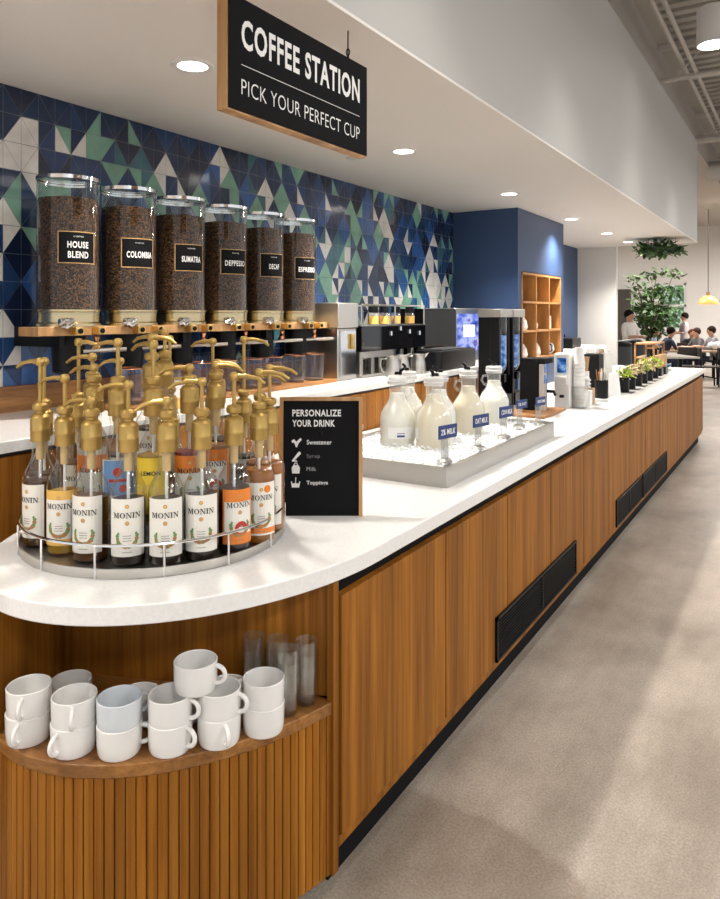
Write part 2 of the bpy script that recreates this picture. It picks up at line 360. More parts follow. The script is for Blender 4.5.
M['hedge'] = noise_mat('sunlit_leaves', (.10, .32, .06), (.35, .62, .25), 3, .6, .3, .7)
o = leafcloud(2200, -4.3, 30.2, 1.7, 2.2, .5, 1.7, .3, 5).build('hedge', M['hedge']); tag(o, 'bright green leaves outside the far window', 'hedge', kind='stuff')

# open roof deck above the aisle
b = MB(); y = -2.0; k = 0
while y < 28:
    z0 = 4.68 if k % 2 == 0 else 4.60
    b.box(-1.36, 9, y, y + .1, z0, z0 + .1); b.box(-1.36, 9, y + .095, y + .105, 4.6, 4.78); y += .1; k += 1
struct(b.build('ceiling_deck', M['deck']))
b = MB(); b.box(-1.42, -1.36, -2, 28, 4.11, 4.78); b.box(-1.42, -1.2, -2, 28, 4.58, 4.62); b.box(-14, -1.36, 11.1, 28, 4.78, 4.85); struct(b.build('trim_beam', M['deck']))
for i, x in enumerate((-1.12, -1.03)):
    b = MB(); b.tube([(x, -2, 4.36), (x, 27.8, 4.36)], .022, 10); o = b.build('ceiling_pipe', M['pipe'])
    tag(o, ['pale conduit pipe under the deck, nearer the soffit', 'pale conduit pipe under the deck, farther from the soffit'][i], 'pipe', 'conduit pipes under the roof deck')
jl = ['nearest', 'second', 'third', 'fourth', 'fifth', 'sixth', 'seventh']
for i, y in enumerate((3.1, 4.3, 5.9, 8.3, 11.4, 15.0, 19.5)):
    b = MB(); r_ = .03 if i < 4 else .06
    b.tube([(-1.34, y, 4.2), (8.5, y, 4.2)], r_, 8); b.box(-1.36, 8.5, y - .02, y + .02, 4.52, 4.58)
    for q in range(14): b.tube([(-1.2 + q * .7, y, 4.2), (-.85 + q * .7, y, 4.55)], .009, 6); b.tube([(-.85 + q * .7, y, 4.55), (-.5 + q * .7, y, 4.2)], .009, 6)
    o = b.build('roof_joist', M['pipe']); tag(o, 'painted steel roof joist, the ' + jl[i] + ' across the aisle', 'joist', 'roof joists over the aisle')
for i, y in enumerate((13.2, 17.0)):
    b = MB(); b.tube([(-1.4, y, 4.05), (8.5, y, 4.05)], .16, 16); o = b.build('air_duct', M['deck'])
    tag(o, ['round grey air duct beyond the soffit end', 'round grey air duct farthest down the hall'][i], 'duct', 'air ducts over the seating')

# ------------------------------------------------------------------ counters
EA, EB, ECX, ECY = .61, .85, -1.75, 1.95
def arc(a, bb, t0, t1, n, cx=ECX, cy=ECY): return [(cx + a * math.cos(t0 + (t1 - t0) * k / n), cy + bb * math.sin(t0 + (t1 - t0) * k / n)) for k in range(n + 1)]
slab = arc(EA, EB, 0, -PI, 64)[::-1]          # left back round to right front
poly = [(-2.36, 10.6)] + slab + [(-1.14, 10.6)]
b = MB(); b.prism(poly, .912, TOP); tag(b.build('countertop', M['quartz'], bevel=.004), 'long white quartz countertop with rounded near end', 'countertop')
# curved open shelf end cabinet
root = thing('curved_shelf_cabinet', 'curved wooden end cabinet with fluted front and open shelf of mugs', 'cabinet', (-1.75, 1.7, 0))
inv = Matrix.Translation((1.75, -1.7, 0))
def loc_mb(): q = MB(); q.M = inv; return q
fa, fb = .585, .825
t0 = math.asin((1.757 - ECY) / fb); t1 = -PI - math.asin((1.745 - ECY) / fb) * -1
t0 = -abs(t0); t1 = -PI + abs(math.asin((1.757 - ECY) / fb))
dense = arc(fa, fb, t0, t1, 2000); L_ = [0]
for p, q in zip(dense, dense[1:]): L_.append(L_[-1] + math.hypot(q[0] - p[0], q[1] - p[1]))
def at_len(s_):
    lo, hi = 0, len(L_) - 1
    while hi - lo > 1:
        mi = (lo + hi) // 2
        if L_[mi] <= s_: lo = mi
        else: hi = mi
    return Vector(dense[lo]), (Vector(dense[hi]) - Vector(dense[lo])).normalized()
pitch = .0262; ns = int(L_[-1] / pitch); outl = []
for k in range(ns):
    for f_, dpt in ((0, .011), (.10, .011), (.12, .001), (.2, 0), (.92, 0), (1.0, .001)):
        p, t = at_len((k + f_) * L_[-1] / ns); nrm = Vector((t.y, -t.x))
        if nrm.dot(p - Vector((ECX, ECY))) < 0: nrm = -nrm
        outl.append(tuple(p - nrm * dpt))
inner = arc(fa - .03, fb - .03, t1, t0, 40)
b = loc_mb(); n = len(outl); a0 = [b.vert((x, y, .05)) for x, y in outl]; a1 = [b.vert((x, y, .525)) for x, y in outl]
for i in range(n - 1): b.face((a0[i], a0[i + 1], a1[i + 1], a1[i])[::-1])
b.build('fluted_front', M['oak'], root, smooth=30)
b = loc_mb(); b.prism(arc(fa + .004, fb + .004, t0, t1, 60)[::-1], .520, .555); b.build('shelf', M['oak_h'], root, bevel=.003)
b = loc_mb(); b.prism([(-2.0, 1.45), (-1.195, 1.772), (-1.205, 1.790), (-2.0, 1.47)], .555, .912); b.build('back_panel', M['oak'], root)
b = loc_mb(); b.box(-1.194, -1.172, 1.745, 1.772, .05, .905); b.build('end_panel', M['oak'], root)
b = loc_mb(); b.prism([(-1.853, 1.135), (-2.0, 1.45), (-2.02, 1.46), (-1.875, 1.130)], .555, .912); b.build('side_panel', M['oak'], root)
b = loc_mb(); b.prism(arc(fa - .05, fb - .05, t0, t1, 40)[::-1], 0, .06); b.build('toe_kick', M['black_m'], root)
# straight cabinet units
seams = [1.776, 2.502, 3.167, 3.83, 4.5, 5.17, 5.84, 6.51, 7.18, 7.85, 8.52, 9.19, 9.86, 10.52]
ordn = ['first', 'second', 'third', 'fourth', 'fifth', 'sixth', 'seventh', 'eighth', 'ninth', 'tenth', 'eleventh', 'twelfth', 'thirteenth']
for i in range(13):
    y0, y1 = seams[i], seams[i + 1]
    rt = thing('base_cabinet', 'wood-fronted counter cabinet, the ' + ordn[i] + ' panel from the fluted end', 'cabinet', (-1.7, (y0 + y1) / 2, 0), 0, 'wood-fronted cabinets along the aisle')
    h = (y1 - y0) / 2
    b = MB(); b.box(-.6, .505, -h, h, .112, .905); b.build('body', M['black_m'], rt)  # coloured black to give the shadow strip between slab and doors
    b = MB(); b.box(.506, .535, -h + .0045, h - .0045, .15, .858); b.build('door', M['oak'], rt, bevel=.002)
    b = MB(); b.box(.506, .525, -h, h, .112, .146); b.build('base_rail', M['oak'], rt)
b = MB(); b.box(-2.3, -1.212, 1.776, 10.45, 0, .11); struct(b.build('baseboard_front', M['black_m']))
vl = ['black louvred vent grille nearest the fluted end', 'black louvred vent grille in the middle of the long counter', 'black louvred vent grille farthest along the counter']
for i, (y0, y1) in enumerate(((3.01, 4.30), (5.37, 6.29), (6.36, 7.57))):
    rt = thing('vent_grille', vl[i], 'vent', (FX, (y0 + y1) / 2, .155), 0, 'black vents low in the counter front'); h = (y1 - y0) / 2; H = .195
    b = MB()
    for q in ((-h, h, 0, .012), (-h, h, H - .012, H)): b.box(.0005, .012, q[0], q[1], q[2], q[3])
    for q in ((-h, -h + .014), (h - .014, h), (-.008, .008)): b.box(.0005, .012, q[0], q[1], 0, H)
    fr = b.build('frame', M['black'], rt)
    b = MB(); b.box(.0005, .002, -h, h, 0, H); b.build('backing', M['black_m'], rt)
    b = MB(); nsl = 11
    for k in range(nsl):
        z = .016 + k * (H - .032) / nsl; b.box(.0022, .009, -h, h, z, z + .0045)
    b.build('louvres', M['black'], fr)
# raised back tier
b = MB(); b.box(WX + .012, -2.28, .6, 6.52, 1.222, 1.262); tag(b.build('countertop', M['quartz'], bevel=.003), 'white raised rear counter running below the coffee hoppers', 'countertop')
for i in range(9):
    y0 = .72 + i * .645; y1 = y0 + .645
    rt = thing('riser_cabinet', 'wood-fronted riser panel of the rear tier, the ' + ordn[i] + ' from the left', 'cabinet', (-2.6, (y0 + y1) / 2, TOP), 0, 'rear tier cabinets'); h = .3225
    zb = -TOP if i < 2 else 0
    b = MB(); b.box(-.3, .255, -h, h, zb, .255); b.build('body', M['charcoal'], rt)
    b = MB(); b.box(.256, .27, -h + .004, h - .004, zb + (.1 if i < 2 else 0), .235); b.build('door', M['oak'], rt, bevel=.0015)
b = MB(); b.box(WX + .001, WX + .03, .6, 4.0, 1.262, 1.375); struct(b.build('trim_backsplash', M['oak_y']))
b = MB(); b.box(WX + .012, -2.33, 8.03, 10.2, TOP, 1.262); tag(b.build('ledge', M['white_p'], bevel=.004), 'white rear ledge past the navy alcove', 'ledge')

# ------------------------------------------------------------------ hanging sign
sx = -1.35; yc = 1.855
rt = thing('hanging_sign', 'black COFFEE STATION sign with wooden edge hanging from ceiling', 'sign', (sx, yc, 2.253))
def SM(): q = MB(); q.M = Matrix.Translation((-sx, -yc, -2.253)); return q
b = SM(); b.box(sx - .036, sx, 1.485, 2.222, 2.253, 2.577); b.build('board', M['light_oak'], rt, bevel=.001)
b = SM(); b.box(sx - .0005, sx + .004, 1.491, 2.220, 2.259, 2.577); fc = b.build('face', M['black_m'], rt)
fn = lambda u, v: (sx + .0055, u, v)
b = SM(); b.text('COFFEE STATION', 1.54, 2.168, 2.436, 2.521, fn, 0, .028); b.build('headline', M['white_ink'], fc, smooth=0)
b = SM(); b.text('PICK YOUR PERFECT CUP', 1.54, 2.168, 2.306, 2.350, fn, 0, -.008); b.build('tagline', M['white_ink'], fc, smooth=0); b = SM(); b.box(sx + .0045, sx + .0055, 1.54, 2.168, 2.3888, 2.3905); b.build('rule_line', M['white_ink'], fc, smooth=0)
for y in (1.58, 2.139):
    b = SM(); b.tube([(sx - .025, y, 2.577), (sx - .025, y, CE)], .0025, 6)
    for k in range(2):
        cz = 2.59 + k * .024; b.tube([(sx - .025 + (.007 * math.cos(2 * PI * q / 10) if k else 0), y + (0 if k else .007 * math.cos(2 * PI * q / 10)), cz + .013 * math.sin(2 * PI * q / 10)) for q in range(10)], .002, 6, 0, True)
    b.build('hanging_chain', M['black'], rt)

# ------------------------------------------------------------------ coffee hoppers on their wooden rail
def cylmap(r, zc=0): return lambda u, v: ((r) * math.cos(u / r), (r) * math.sin(u / r), zc + v)
HX = -2.72
rt = thing('hopper_rail', 'long wooden rail carrying the six coffee hoppers', 'rail', (HX, 2.9, 1.6))
b = MB(); b.box(.0, .13, -1.145, 1.05, .0, .037); b.build('rail', M['light_oak'], rt, bevel=.003)
for y in (-1.0, -.3, .35, .95): b = MB(); b.box(-.236, .08, y - .012, y + .012, -.05, -.0005); b.box(-.236, -.002, y - .012, y + .012, -.0005, .036); b.build('bracket', M['black'], rt)
HN = [('HOUSE', 'BLEND'), ('COLOMBIA',), ('SUMATRA',), ('DEPPESSO',), ('DECAF',), ('ESPRESSO',)]
HL = ['HOUSE BLEND', 'COLOMBIA', 'SUMATRA', 'DEPPESSO', 'DECAF', 'ESPRESSO']
def beans_mat():
    m = mat('coffee_beans', (.08, .04, .02), .45, spec=.25); N, L, b_ = nodes(m)
    g = N.new('ShaderNodeNewGeometry'); v = N.new('ShaderNodeTexVoronoi'); v.inputs['Scale'].default_value = 150; v.inputs['Randomness'].default_value = 1; L.new(g.outputs['Position'], v.inputs['Vector'])
    r = N.new('ShaderNodeValToRGB'); r.color_ramp.elements[0].color = (.008, .0035, .0015, 1); r.color_ramp.elements[1].color = (.17, .075, .024, 1); r.color_ramp.elements[0].position = .2; r.color_ramp.elements[1].position = .95
    sp = N.new('ShaderNodeSeparateColor'); L.new(v.outputs['Color'], sp.inputs[0]); L.new(sp.outputs[0], r.inputs['Fac'])
    L.new(r.outputs[0], b_.inputs['Base Color'])
    bp = N.new('ShaderNodeBump'); bp.invert = True; bp.inputs['Strength'].default_value = 1; bp.inputs['Distance'].default_value = .008; L.new(v.outputs['Distance'], bp.inputs['Height']); L.new(bp.outputs[0], b_.inputs['Normal'])
    return m
M['beans'] = beans_mat()
hr = .128; proto = None
protoparts = []
for i in range(6):
    y = 1.99 + i * .3265
    lab = 'tall glass coffee bean hopper with black %s label' % HL[i]
    if proto is None:
        rt = proto = thing('coffee_hopper', lab, 'coffee hopper', (HX, y, 1.637), 0, 'six coffee bean hoppers')
        b = MB(); b.lathe([(hr, .05), (hr, .635)], 48); b.build('glass_cylinder', M['glass_hop'], rt)
        b = MB(); b.lathe([(0, .05), (hr - .006, .05), (hr - .006, .545), (hr * .55, .556), (0, .552)], 48); o = b.build('beans', M['beans'], rt); o['kind'] = 'stuff'
        b = MB(); b.lathe([(hr - .002, .636), (0, .637)], 40); ld = b.build('lid', M['glass_hop'], rt)
        b = MB(); b.lathe([(hr - .002, .622), (hr + .004, .622), (hr + .004, .638), (hr - .004, .639), (hr - .004, .634)], 40); b.build('lid_rim', M['chrome'], ld)
        b = MB(); b.lathe([(0, 0), (hr + .004, 0), (hr + .004, .012), (hr - .003, .018), (hr - .003, .060), (hr + .003, .064), (hr + .003, .072), (hr - .003, .074)], 40); b.build('base_ring', mat('champagne_metal', (.66, .54, .32), .22, 1), rt)
        b = MB(); b.lathe([(0, -.205), (.05, -.205), (.066, -.195), (.070, -.04), (.09, -.037), (.09, -.034), (0, -.034)], 28); b.build('chute', M['black'], rt)
        b = MB(); b.box(.1305, .175, .02, .055, -.034, -.002); vb = b.build('valve_block', M['brass'], rt, bevel=.003)
        b = MB(); b.M = Matrix.Translation((.1755, .037, -.018)) @ Matrix.Rotation(PI / 2, 4, 'Y'); b.cyl((0, 0, 0), .011, .004, 16); b.build('valve_port', M['black_m'], vb)
        b = MB(); b.box(.1305, .172, -.09, -.05, -.034, -.002); vb = b.build('valve_block', M['brass'], rt, bevel=.003)
        b = MB(); b.M = Matrix.Translation((.1725, -.07, -.018)) @ Matrix.Rotation(PI / 2, 4, 'Y'); b.cyl((0, 0, 0), .011, .006, 16); b.build('valve_port', M['black_m'], vb)
        b = MB()
        b.tube([(.145, -.15, .006), (.15, -.135, .016), (.152, -.12, .004), (.152, -.10, .018), (.145, -.085, .004)], [.012, .019, .014, .019, .012], 10); b.tube([(.146, -.15, .024), (.146, -.085, .026)], .01, 8)
        b.build('clamp', M['chrome'], rt)
        b = MB(); b.lathe([(0, 0), (.011, .002), (.016, .02), (.009, .034), (.014, .05), (.01, .06), (0, .06)], 14, (.09, .075, -.098)); b.build('knob', M['copper'], rt)
        b = MB(); b.tube([(.06, .03, -.108), (.12, .11, -.105)], .008, 10); b.tube([(.1, .085, -.106), (.17, .17, -.102)], [.011, .009], 10); b.build('handle', M['steel'], rt)
    else:
        rt = dup(proto, (HX, y, 1.637), 0, lab)
        for ch in list(rt.children):
            if ch.name.startswith('name_label'):
                for g in list(ch.children): bpy.data.objects.remove(g)
                bpy.data.objects.remove(ch)
    b = MB(); la = R(-20); rr = hr + .0015; W2 = .080; z0, z1 = .265, .40
    b.M = Matrix.Rotation(la, 4, 'Z')
    def patch(r_, u0, u1, v0, v1, m, nseg=14):
        f_ = cylmap(r_); c0 = [b.vert(f_(u0 + (u1 - u0) * k / nseg, v0)) for k in range(nseg + 1)]; c1 = [b.vert(f_(u0 + (u1 - u0) * k / nseg, v1)) for k in range(nseg + 1)]
        for k in range(nseg): b.face((c0[k], c0[k + 1], c1[k + 1], c1[k]), m)
    patch(rr, -W2, W2, z0, z1, 0); patch(rr + .0006, -W2 + .004, W2 - .004, z0 + .004, z1 - .004, 1)
    f3 = cylmap(rr + .0015); nl = b; b = MB(); b.M = nl.M
    wds = HN[i]
    w_ = {8: .068, 7: .058, 5: .040}[len(wds[0])]
    jobs = [(wds[0], -.042, .046, .330, .358, .03), (wds[1], -.040, .046, .288, .316, .03)] if len(wds) == 2 else [(wds[0], -w_ + .012, w_, .310, .340, .03)]
    jobs.append(('COFFEE', -.018, .024, .3755, .381, 0))
    nl.build('name_label', [M['gold_ink'], M['black_m']], rt, smooth=0)
    npar = [c_ for c_ in rt.children if c_.name.startswith('name_label')][0]
    for jb in jobs: b = MB(); b.M = nl.M; b.text(jb[0], jb[1], jb[2], jb[3], jb[4], f3, 0, jb[5]); b.build('lettering', M['white_ink'], npar, smooth=0)
# board and glass jars below
bd = MB(); bd.box(-2.93, -2.50, 2.12, 3.76, 1.262, 1.285); tag(bd.build('serving_board', M['oak_y'], bevel=.003), 'long wooden board under the glass jars on rear counter', 'board')
pj = None
jn = ['leftmost', 'second', 'third', 'fourth', 'fifth', 'sixth', 'seventh', 'rightmost']
for i, (x, y) in enumerate([(-2.60, 2.22), (-2.62, 2.47), (-2.60, 2.68), (-2.62, 2.87), (-2.60, 3.06), (-2.61, 3.25), (-2.59, 3.44), (-2.58, 3.62)]):
    lab = 'clear glass jar under the hoppers on the wooden board, %s of the row' % jn[i]
    if not pj:
        pj = tag(MB(), '', '') if False else None
        b = MB(); b.lathe([(0, .006), (.058, .006), (.066, .16), (.070, .16), (.062, 0), (0, 0)], 28); pj = b.build('glass_jar', M['glass_j'], None, loc=(x, y, 1.285)); tag(pj, lab, 'jar', 'glass jars under the hoppers')
        b = MB(); b.tube([(.0695 * math.cos(2 * PI * k / 28), .0695 * math.sin(2 * PI * k / 28), .16) for k in range(28)], .0022, 6, 0, True); b.build('rim', M['copper'], pj)
    else: dup(pj, (x, y, 1.285), 0, lab)
rt = thing('card_holder', 'small white and orange card standing behind the gold pumps', 'card', (-2.40, 2.36, 1.262), R(-35))
b = MB(); b.box(-.003, .003, -.045, .045, .05, .13); b.box(-.003, .003, -.045, .045, 0, .05, 1); b.build('card', [M['white_p'], M['amber_l']], rt); b = MB(); b.box(-.006, .006, -.05, .05, .13, .142); b.build('clip', M['brass'], rt)

# ------------------------------------------------------------------ syrup bottles on the round tray
TCX, TCY, TR = -1.825, 1.673, .415
rt = thing('round_tray', 'round steel gallery tray full of syrup bottles', 'tray', (TCX, TCY, TOP))
b = MB(); b.lathe([(0, .004), (TR - .02, .004), (TR, 0), (TR + .002, .004), (TR + .002, .028), (TR - .004, .028), (TR - .006, .014), (0, .014)], 96); b.build('base', M['steel'], rt)
b = MB(); b.lathe([(.253, .0145), (.253, .0985), (.14, .0985), (.14, .1635), (0, .1635)], 64); b.build('tier', M['steel_m'], rt)
b = MB(); b.tube([(TR * math.cos(2 * PI * k / 96), TR * math.sin(2 * PI * k / 96), .092) for k in range(96)], .0045, 8, 0, True); b.build('rail', M['chrome'], rt)
for k in range(14):
    a = 2 * PI * k / 14 + .2; b = MB(); b.tube([((TR + .004) * math.cos(a), (TR + .004) * math.sin(a), z) for z in (.0, .092)], .0035, 8); b.build('post', M['chrome'], rt)
TZ = TOP + .0145
BR = .0505
GP = [(0, 0), (.045, 0), (BR, .006), (BR, .202), (.0495, .212), (.045, .226), (.036, .242), (.028, .258), (.0245, .272), (.0235, .285), (.0235, .325)]
SP = [(0, .004), (.043, .004), (BR - .003, .008), (BR - .003, .19)]
glass_me = None
def label_mesh(style):
    """front label wrapped on the bottle, facing +x; returns builder and materials"""
    b = MB(); r0 = BR + .0008; HW = .054; z0, z1 = .030, .192
    mats = [M['paper'], M['ink'], M['gold_ink'], M['green_ink'], M['nut_ink'], M['orange_l'], M['yellow_l'], M['amber_l'], M['blue_l'], M['red_ink'], M['grey_ink']]
    def patch(r_, u0, u1, v0, v1, m, ns_=10):
        f_ = cylmap(r_); c0 = [b.vert(f_(u0 + (u1 - u0) * k / ns_, v0)) for k in range(ns_ + 1)]; c1 = [b.vert(f_(u0 + (u1 - u0) * k / ns_, v1)) for k in range(ns_ + 1)]
        for k in range(ns_): b.face((c0[k], c0[k + 1], c1[k + 1], c1[k]), m)
    def disc(u, v, r_, m, off=.0009, n=10, sy=1): f_ = cylmap(r0 + off); b.face([b.vert(f_(u + r_ * math.cos(2 * PI * k / n), v + r_ * sy * math.sin(2 * PI * k / n))) for k in range(n)], m)
    ty = .125
    if style == 'lemon':
        patch(r0, -HW, HW, z0, z1 + .005, 6); f_ = cylmap(r0 + .001); b.text('LEMON', -.03, .03, .145, .158, f_, 1, .03); disc(0, .095, .026, 7); disc(0, .095, .018, 6, .0012); return b, mats
    if style == 'blue':
        patch(r0, -HW, HW, z0, z1, 0); patch(r0 + .0005, -HW + .003, HW - .003, .085, z1 - .003, 8); disc(-.004, .155, .014, 9, .0012); disc(.012, .105, .012, 9, .0012); patch(r0 + .0012, -.03, .03, .125, .134, 9); return b, mats
    bg = {'white': 0, 'amber': 7, 'orange': 5, 'band': 0, 'red': 0, 'pale': 0}[style]
    patch(r0, -HW, HW, z0, z1, bg)
    if style == 'amber': patch(r0 + .0004, -HW + .004, HW - .012, .05, .165, 0)
    if style == 'orange': patch(r0 + .0004, -HW + .006, HW - .012, .06, .155, 0)
    if style == 'band': patch(r0 + .0004, -HW, HW, .036, .052, 5); disc(.02, .172, .012, 5)
    if style == 'red': patch(r0 + .0004, -HW, HW, .14, z1, 5)
    f_ = cylmap(r0 + .0012)
    # wordmark in thick and thin serifed strokes
    adv = 0; gl = []
    def bar(x0, y0, x1, y1, w): return [(x0, y0), (x0 + w, y0), (x1 + w, y1), (x1, y1)]
    def serif(x, y): return [(x - .12, y - .04), (x + .25, y - .04), (x + .25, y + .05), (x - .12, y + .05)]
    for ch in 'MONIN':
        g = []
        if ch == 'M': g = [bar(.1, 0, .1, 1, .09), bar(.1, 1, .5, .1, .22), bar(.5, .1, .85, 1, .08), bar(.85, 0, .85, 1, .22), serif(.08, 0), serif(.9, 0), serif(.05, .98), serif(.9, .98)]; w = 1.25
        if ch == 'N': g = [bar(.1, 0, .1, 1, .09), bar(.1, 1, .72, 0, .22), bar(.82, 0, .82, 1, .09), serif(.08, 0), serif(.8, .98), serif(.05, .98)]; w = 1.12
        if ch == 'I': g = [bar(.1, 0, .1, 1, .22), serif(.13, 0), serif(.13, .98)]; w = .55
        if ch == 'O':
            for k in range(14):
                a0, a1 = 2 * PI * k / 14, 2 * PI * (k + 1) / 14
                g.append([(.55 + .5 * math.cos(a0), .5 + .53 * math.sin(a0)), (.55 + .5 * math.cos(a1), .5 + .53 * math.sin(a1)), (.55 + .28 * math.cos(a1), .5 + .46 * math.sin(a1)), (.55 + .28 * math.cos(a0), .5 + .46 * math.sin(a0))])
            w = 1.2
        for q in g: gl.append([(adv + p[0], p[1]) for p in q])
        adv += w
    for q in gl: b.face([b.vert(f_((p[0] / adv - .5) * .080, .139 + p[1] * .0145)) for p in q], 1)
    disc(0, .171, .006, 2); disc(0, .124, .0065, 2); disc(0, .171, .003, bg if bg else 7, .0014)
    rg = random.Random(hash(style) % 7 + 3)
    for k in range(17):      # wreath of leaves and fruit round the flavour name
        a = PI * (1.0 + k / 16.0); m = 3 if k % 3 != 1 else 4
        if k in (5, 8, 11): m = 4
        disc(.027 * math.cos(a), .080 + .022 * math.sin(a), rg.uniform(.0045, .0075), m, .0009 + .0001 * (k % 3), 7)
    for s_ in (-1, 1): disc(s_ * .028, .088, .006, 3, .001, 6); disc(s_ * .025, .095, .004, 3, .0012, 6)
    for k in range(3): patch(r0 + .0009, -.012, .012, .088 - k * .007, .0895 - k * .007, 10, 4)
    patch(r0 + .0009, -.014, .014, .042, .0435, 10, 4)
    if style == 'orange': disc(.004, .078, .02, 9, .0016, 12)
    return b, mats
lab_me = {}
pump_cache = {}
bottle_proto = None
def bottle(x, y, sy, lvl, style, ang, ext, pang, label, lift=0):
    """sy syrup, lvl fill height, style label, ang label facing, ext plunger raise, pang nozzle direction"""
    global bottle_proto
    rt = thing('syrup_bottle', label, 'syrup bottle', (x, y, TZ + lift), ang, 'syrup bottles on the round tray')
    if not bottle_proto:
        b = MB(); b.lathe(GP, 28); g1 = b.build('bottle_glass', M['glass'], rt)
        b = MB(); b.lathe([(.0235, .318), (.0285, .318), (.029, .322), (.029, .350), (.0297, .352), (.0297, .358), (.0287, .36), (.0287, .393), (.022, .402), (.014, .405), (.014, .41), (.021, .414), (.023, .42), (.023, .43), (.018, .436), (.008, .438), (0, .438)], 24); g2 = b.build('collar', M['brass_p'], rt)
        b = MB(); b.lathe([(0, .262), (.0125, .262), (.0125, .318)], 14); b.lathe([(0, .02), (.0045, .02), (.0045, .262)], 8, m=1); g3 = b.build('pump_cylinder', [M['tan'], M['white_p']], rt)
        bottle_proto = (g1, g2, g3)
    else:
        for p in bottle_proto: q = p.copy(); col.objects.link(q); q.parent = rt
    b = MB(); b.lathe(SP[:3] + ([(BR - .003, min(lvl, .2))] if lvl <= .205 else [(BR - .003, .2), (.042, .226)]) + [(0, min(lvl, .226))], 24); b.build('syrup', SY[sy], rt)
    if style not in lab_me: bl, ms = label_mesh(style); lab_me[style] = bl.build('label', ms, rt, smooth=0)
    else: q = lab_me[style].copy(); col.objects.link(q); q.parent = rt
    b = MB(); zt = .438 + ext
    b.lathe([(.0062, .43), (.0062, zt)], 10)
    b.lathe([(0, zt - .004), (.011, zt - .002), (.0145, zt + .006), (.0145, zt + .014), (.010, zt + .022), (0, zt + .024)], 14)
    d = Vector((math.cos(pang - ang), math.sin(pang - ang), 0))
    pts = [Vector((0, 0, zt + .010)) + d * .006, Vector((0, 0, zt + .011)) + d * .04, Vector((0, 0, zt + .004)) + d * .075, Vector((0, 0, zt - .010)) + d * .095]
    pm = b.build('pump', M['brass_p'], rt); b = MB(); b.tube(pts, [.0082, .0068, .0058, .005], 8); b.build('nozzle', M['brass_p'], pm)
CAMA = lambda x, y: math.atan2(-y, -x)
FR = [(-2.022, 1.378, 'olive', .205, 'white', -48, .115, 190, 'olive-brown syrup bottle with white side label at the tray left'),
      (-2.102, 1.447, 'olive', .205, 'white', -42, .11, 200, 'outermost olive-brown syrup bottle at the tray left edge'),
      (-1.893, 1.372, 'yellow', .182, 'amber', -20, .07, 195, 'yellow syrup bottle with amber-edged label, third in front row'),
      (-1.770, 1.371, 'brown', .182, 'white', -26, .012, 195, 'brown syrup bottle with white label right of yellow one'),
      (-1.655, 1.408, 'dark', .182, 'white', -4, .06, 200, 'dark syrup bottle with white label at the tray front'),
      (-1.562, 1.466, 'dark', .182, 'white', -4, .012, 250, 'dark syrup bottle second right of the brown front bottle'),
      (-1.506, 1.550, 'dark', .182, 'white', -2, .065, 215, 'dark syrup bottle just left of the orange-labelled one'),
      (-1.470, 1.650, 'dark', .190, 'orange', 20, .075, 25, 'dark syrup bottle with orange label at the tray right'),
      (-1.462, 1.757, 'amber', .225, 'band', 8, .08, 30, 'amber syrup bottle with orange-banded white label'),
      (-1.503, 1.860, 'amber', .225, 'white', -12, .085, 20, 'rearmost amber syrup bottle at the tray right edge')]
for x, y, s_, lv, st, off, ex, pa, lab in FR: bottle(x, y, s_, lv, st, CAMA(x, y) + R(off), ex, R(pa), lab)
def ring(r_, a): return TCX + r_ * math.cos(R(a)), TCY + r_ * math.sin(R(a))
BK = [(.215, -148, 'clear', .12, 'pale', .10, 200, 'nearly empty clear syrup bottle behind the olive-brown pair'),
      (.205, -112, 'clear', .15, 'red', .02, 190, 'clear syrup bottle with orange-topped label behind yellow bottle'),
      (.200, -78, 'clear', .12, 'blue', .155, 190, 'clear syrup bottle with blue and red label behind the front row'),
      (.195, -46, 'yellow', .205, 'lemon', .15, 180, 'yellow LEMON syrup bottle behind the dark front pair'),
      (.190, -12, 'red', .205, 'red', .06, 215, 'red syrup bottle with orange-topped label behind the dark ones'),
      (.200, 24, 'amber', .2, 'orange', .03, 20, 'amber syrup bottle with orange label in the inner ring'),
      (.205, 62, 'dark', .205, 'white', .04, 10, 'dark syrup bottle of the inner ring behind the orange-labelled ones'),
      (.215, 140, 'brown', .2, 'white', .16, 190, 'brown syrup bottle with raised pump at the inner ring rear left'),
      (.06, -60, 'dark', .205, 'pale', .15, 10, 'dark syrup bottle at the centre of the tray, nearer one'),
      (.08, 120, 'yellow', .205, 'lemon', .165, 170, 'yellow LEMON syrup bottle at the centre of the tray'),
      (.345, 52, 'brown', .2, 'band', .05, 15, 'brown syrup bottle with orange-banded label by the personalize sign'),
      (.345, 76, 'dark', .205, 'white', .17, 20, 'dark syrup bottle with raised pump at the tray rear right'),
      (.345, 102, 'red', .2, 'red', .16, 190, 'red syrup bottle with raised pump at the tray rear'),
      (.345, 130, 'dark', .2, 'amber', .17, 195, 'dark syrup bottle with amber label at the tray rear'),
      (.345, 160, 'brown', .2, 'white', .09, 190, 'brown syrup bottle against the wooden riser'),
      (.345, 188, 'olive', .2, 'white', .165, 10, 'olive-brown syrup bottle with raised pump against the riser')]
for r_, a, s_, lv, st, ex, pa, lab in BK:
    x, y = ring(r_, a); lf = .15 if r_ < .1 else .085 if r_ < .3 else 0; bottle(x, y, s_, lv, st, CAMA(x, y) + R(random.uniform(-12, 12)), max(.01, ex - lf * .75), R(pa), lab, lf)

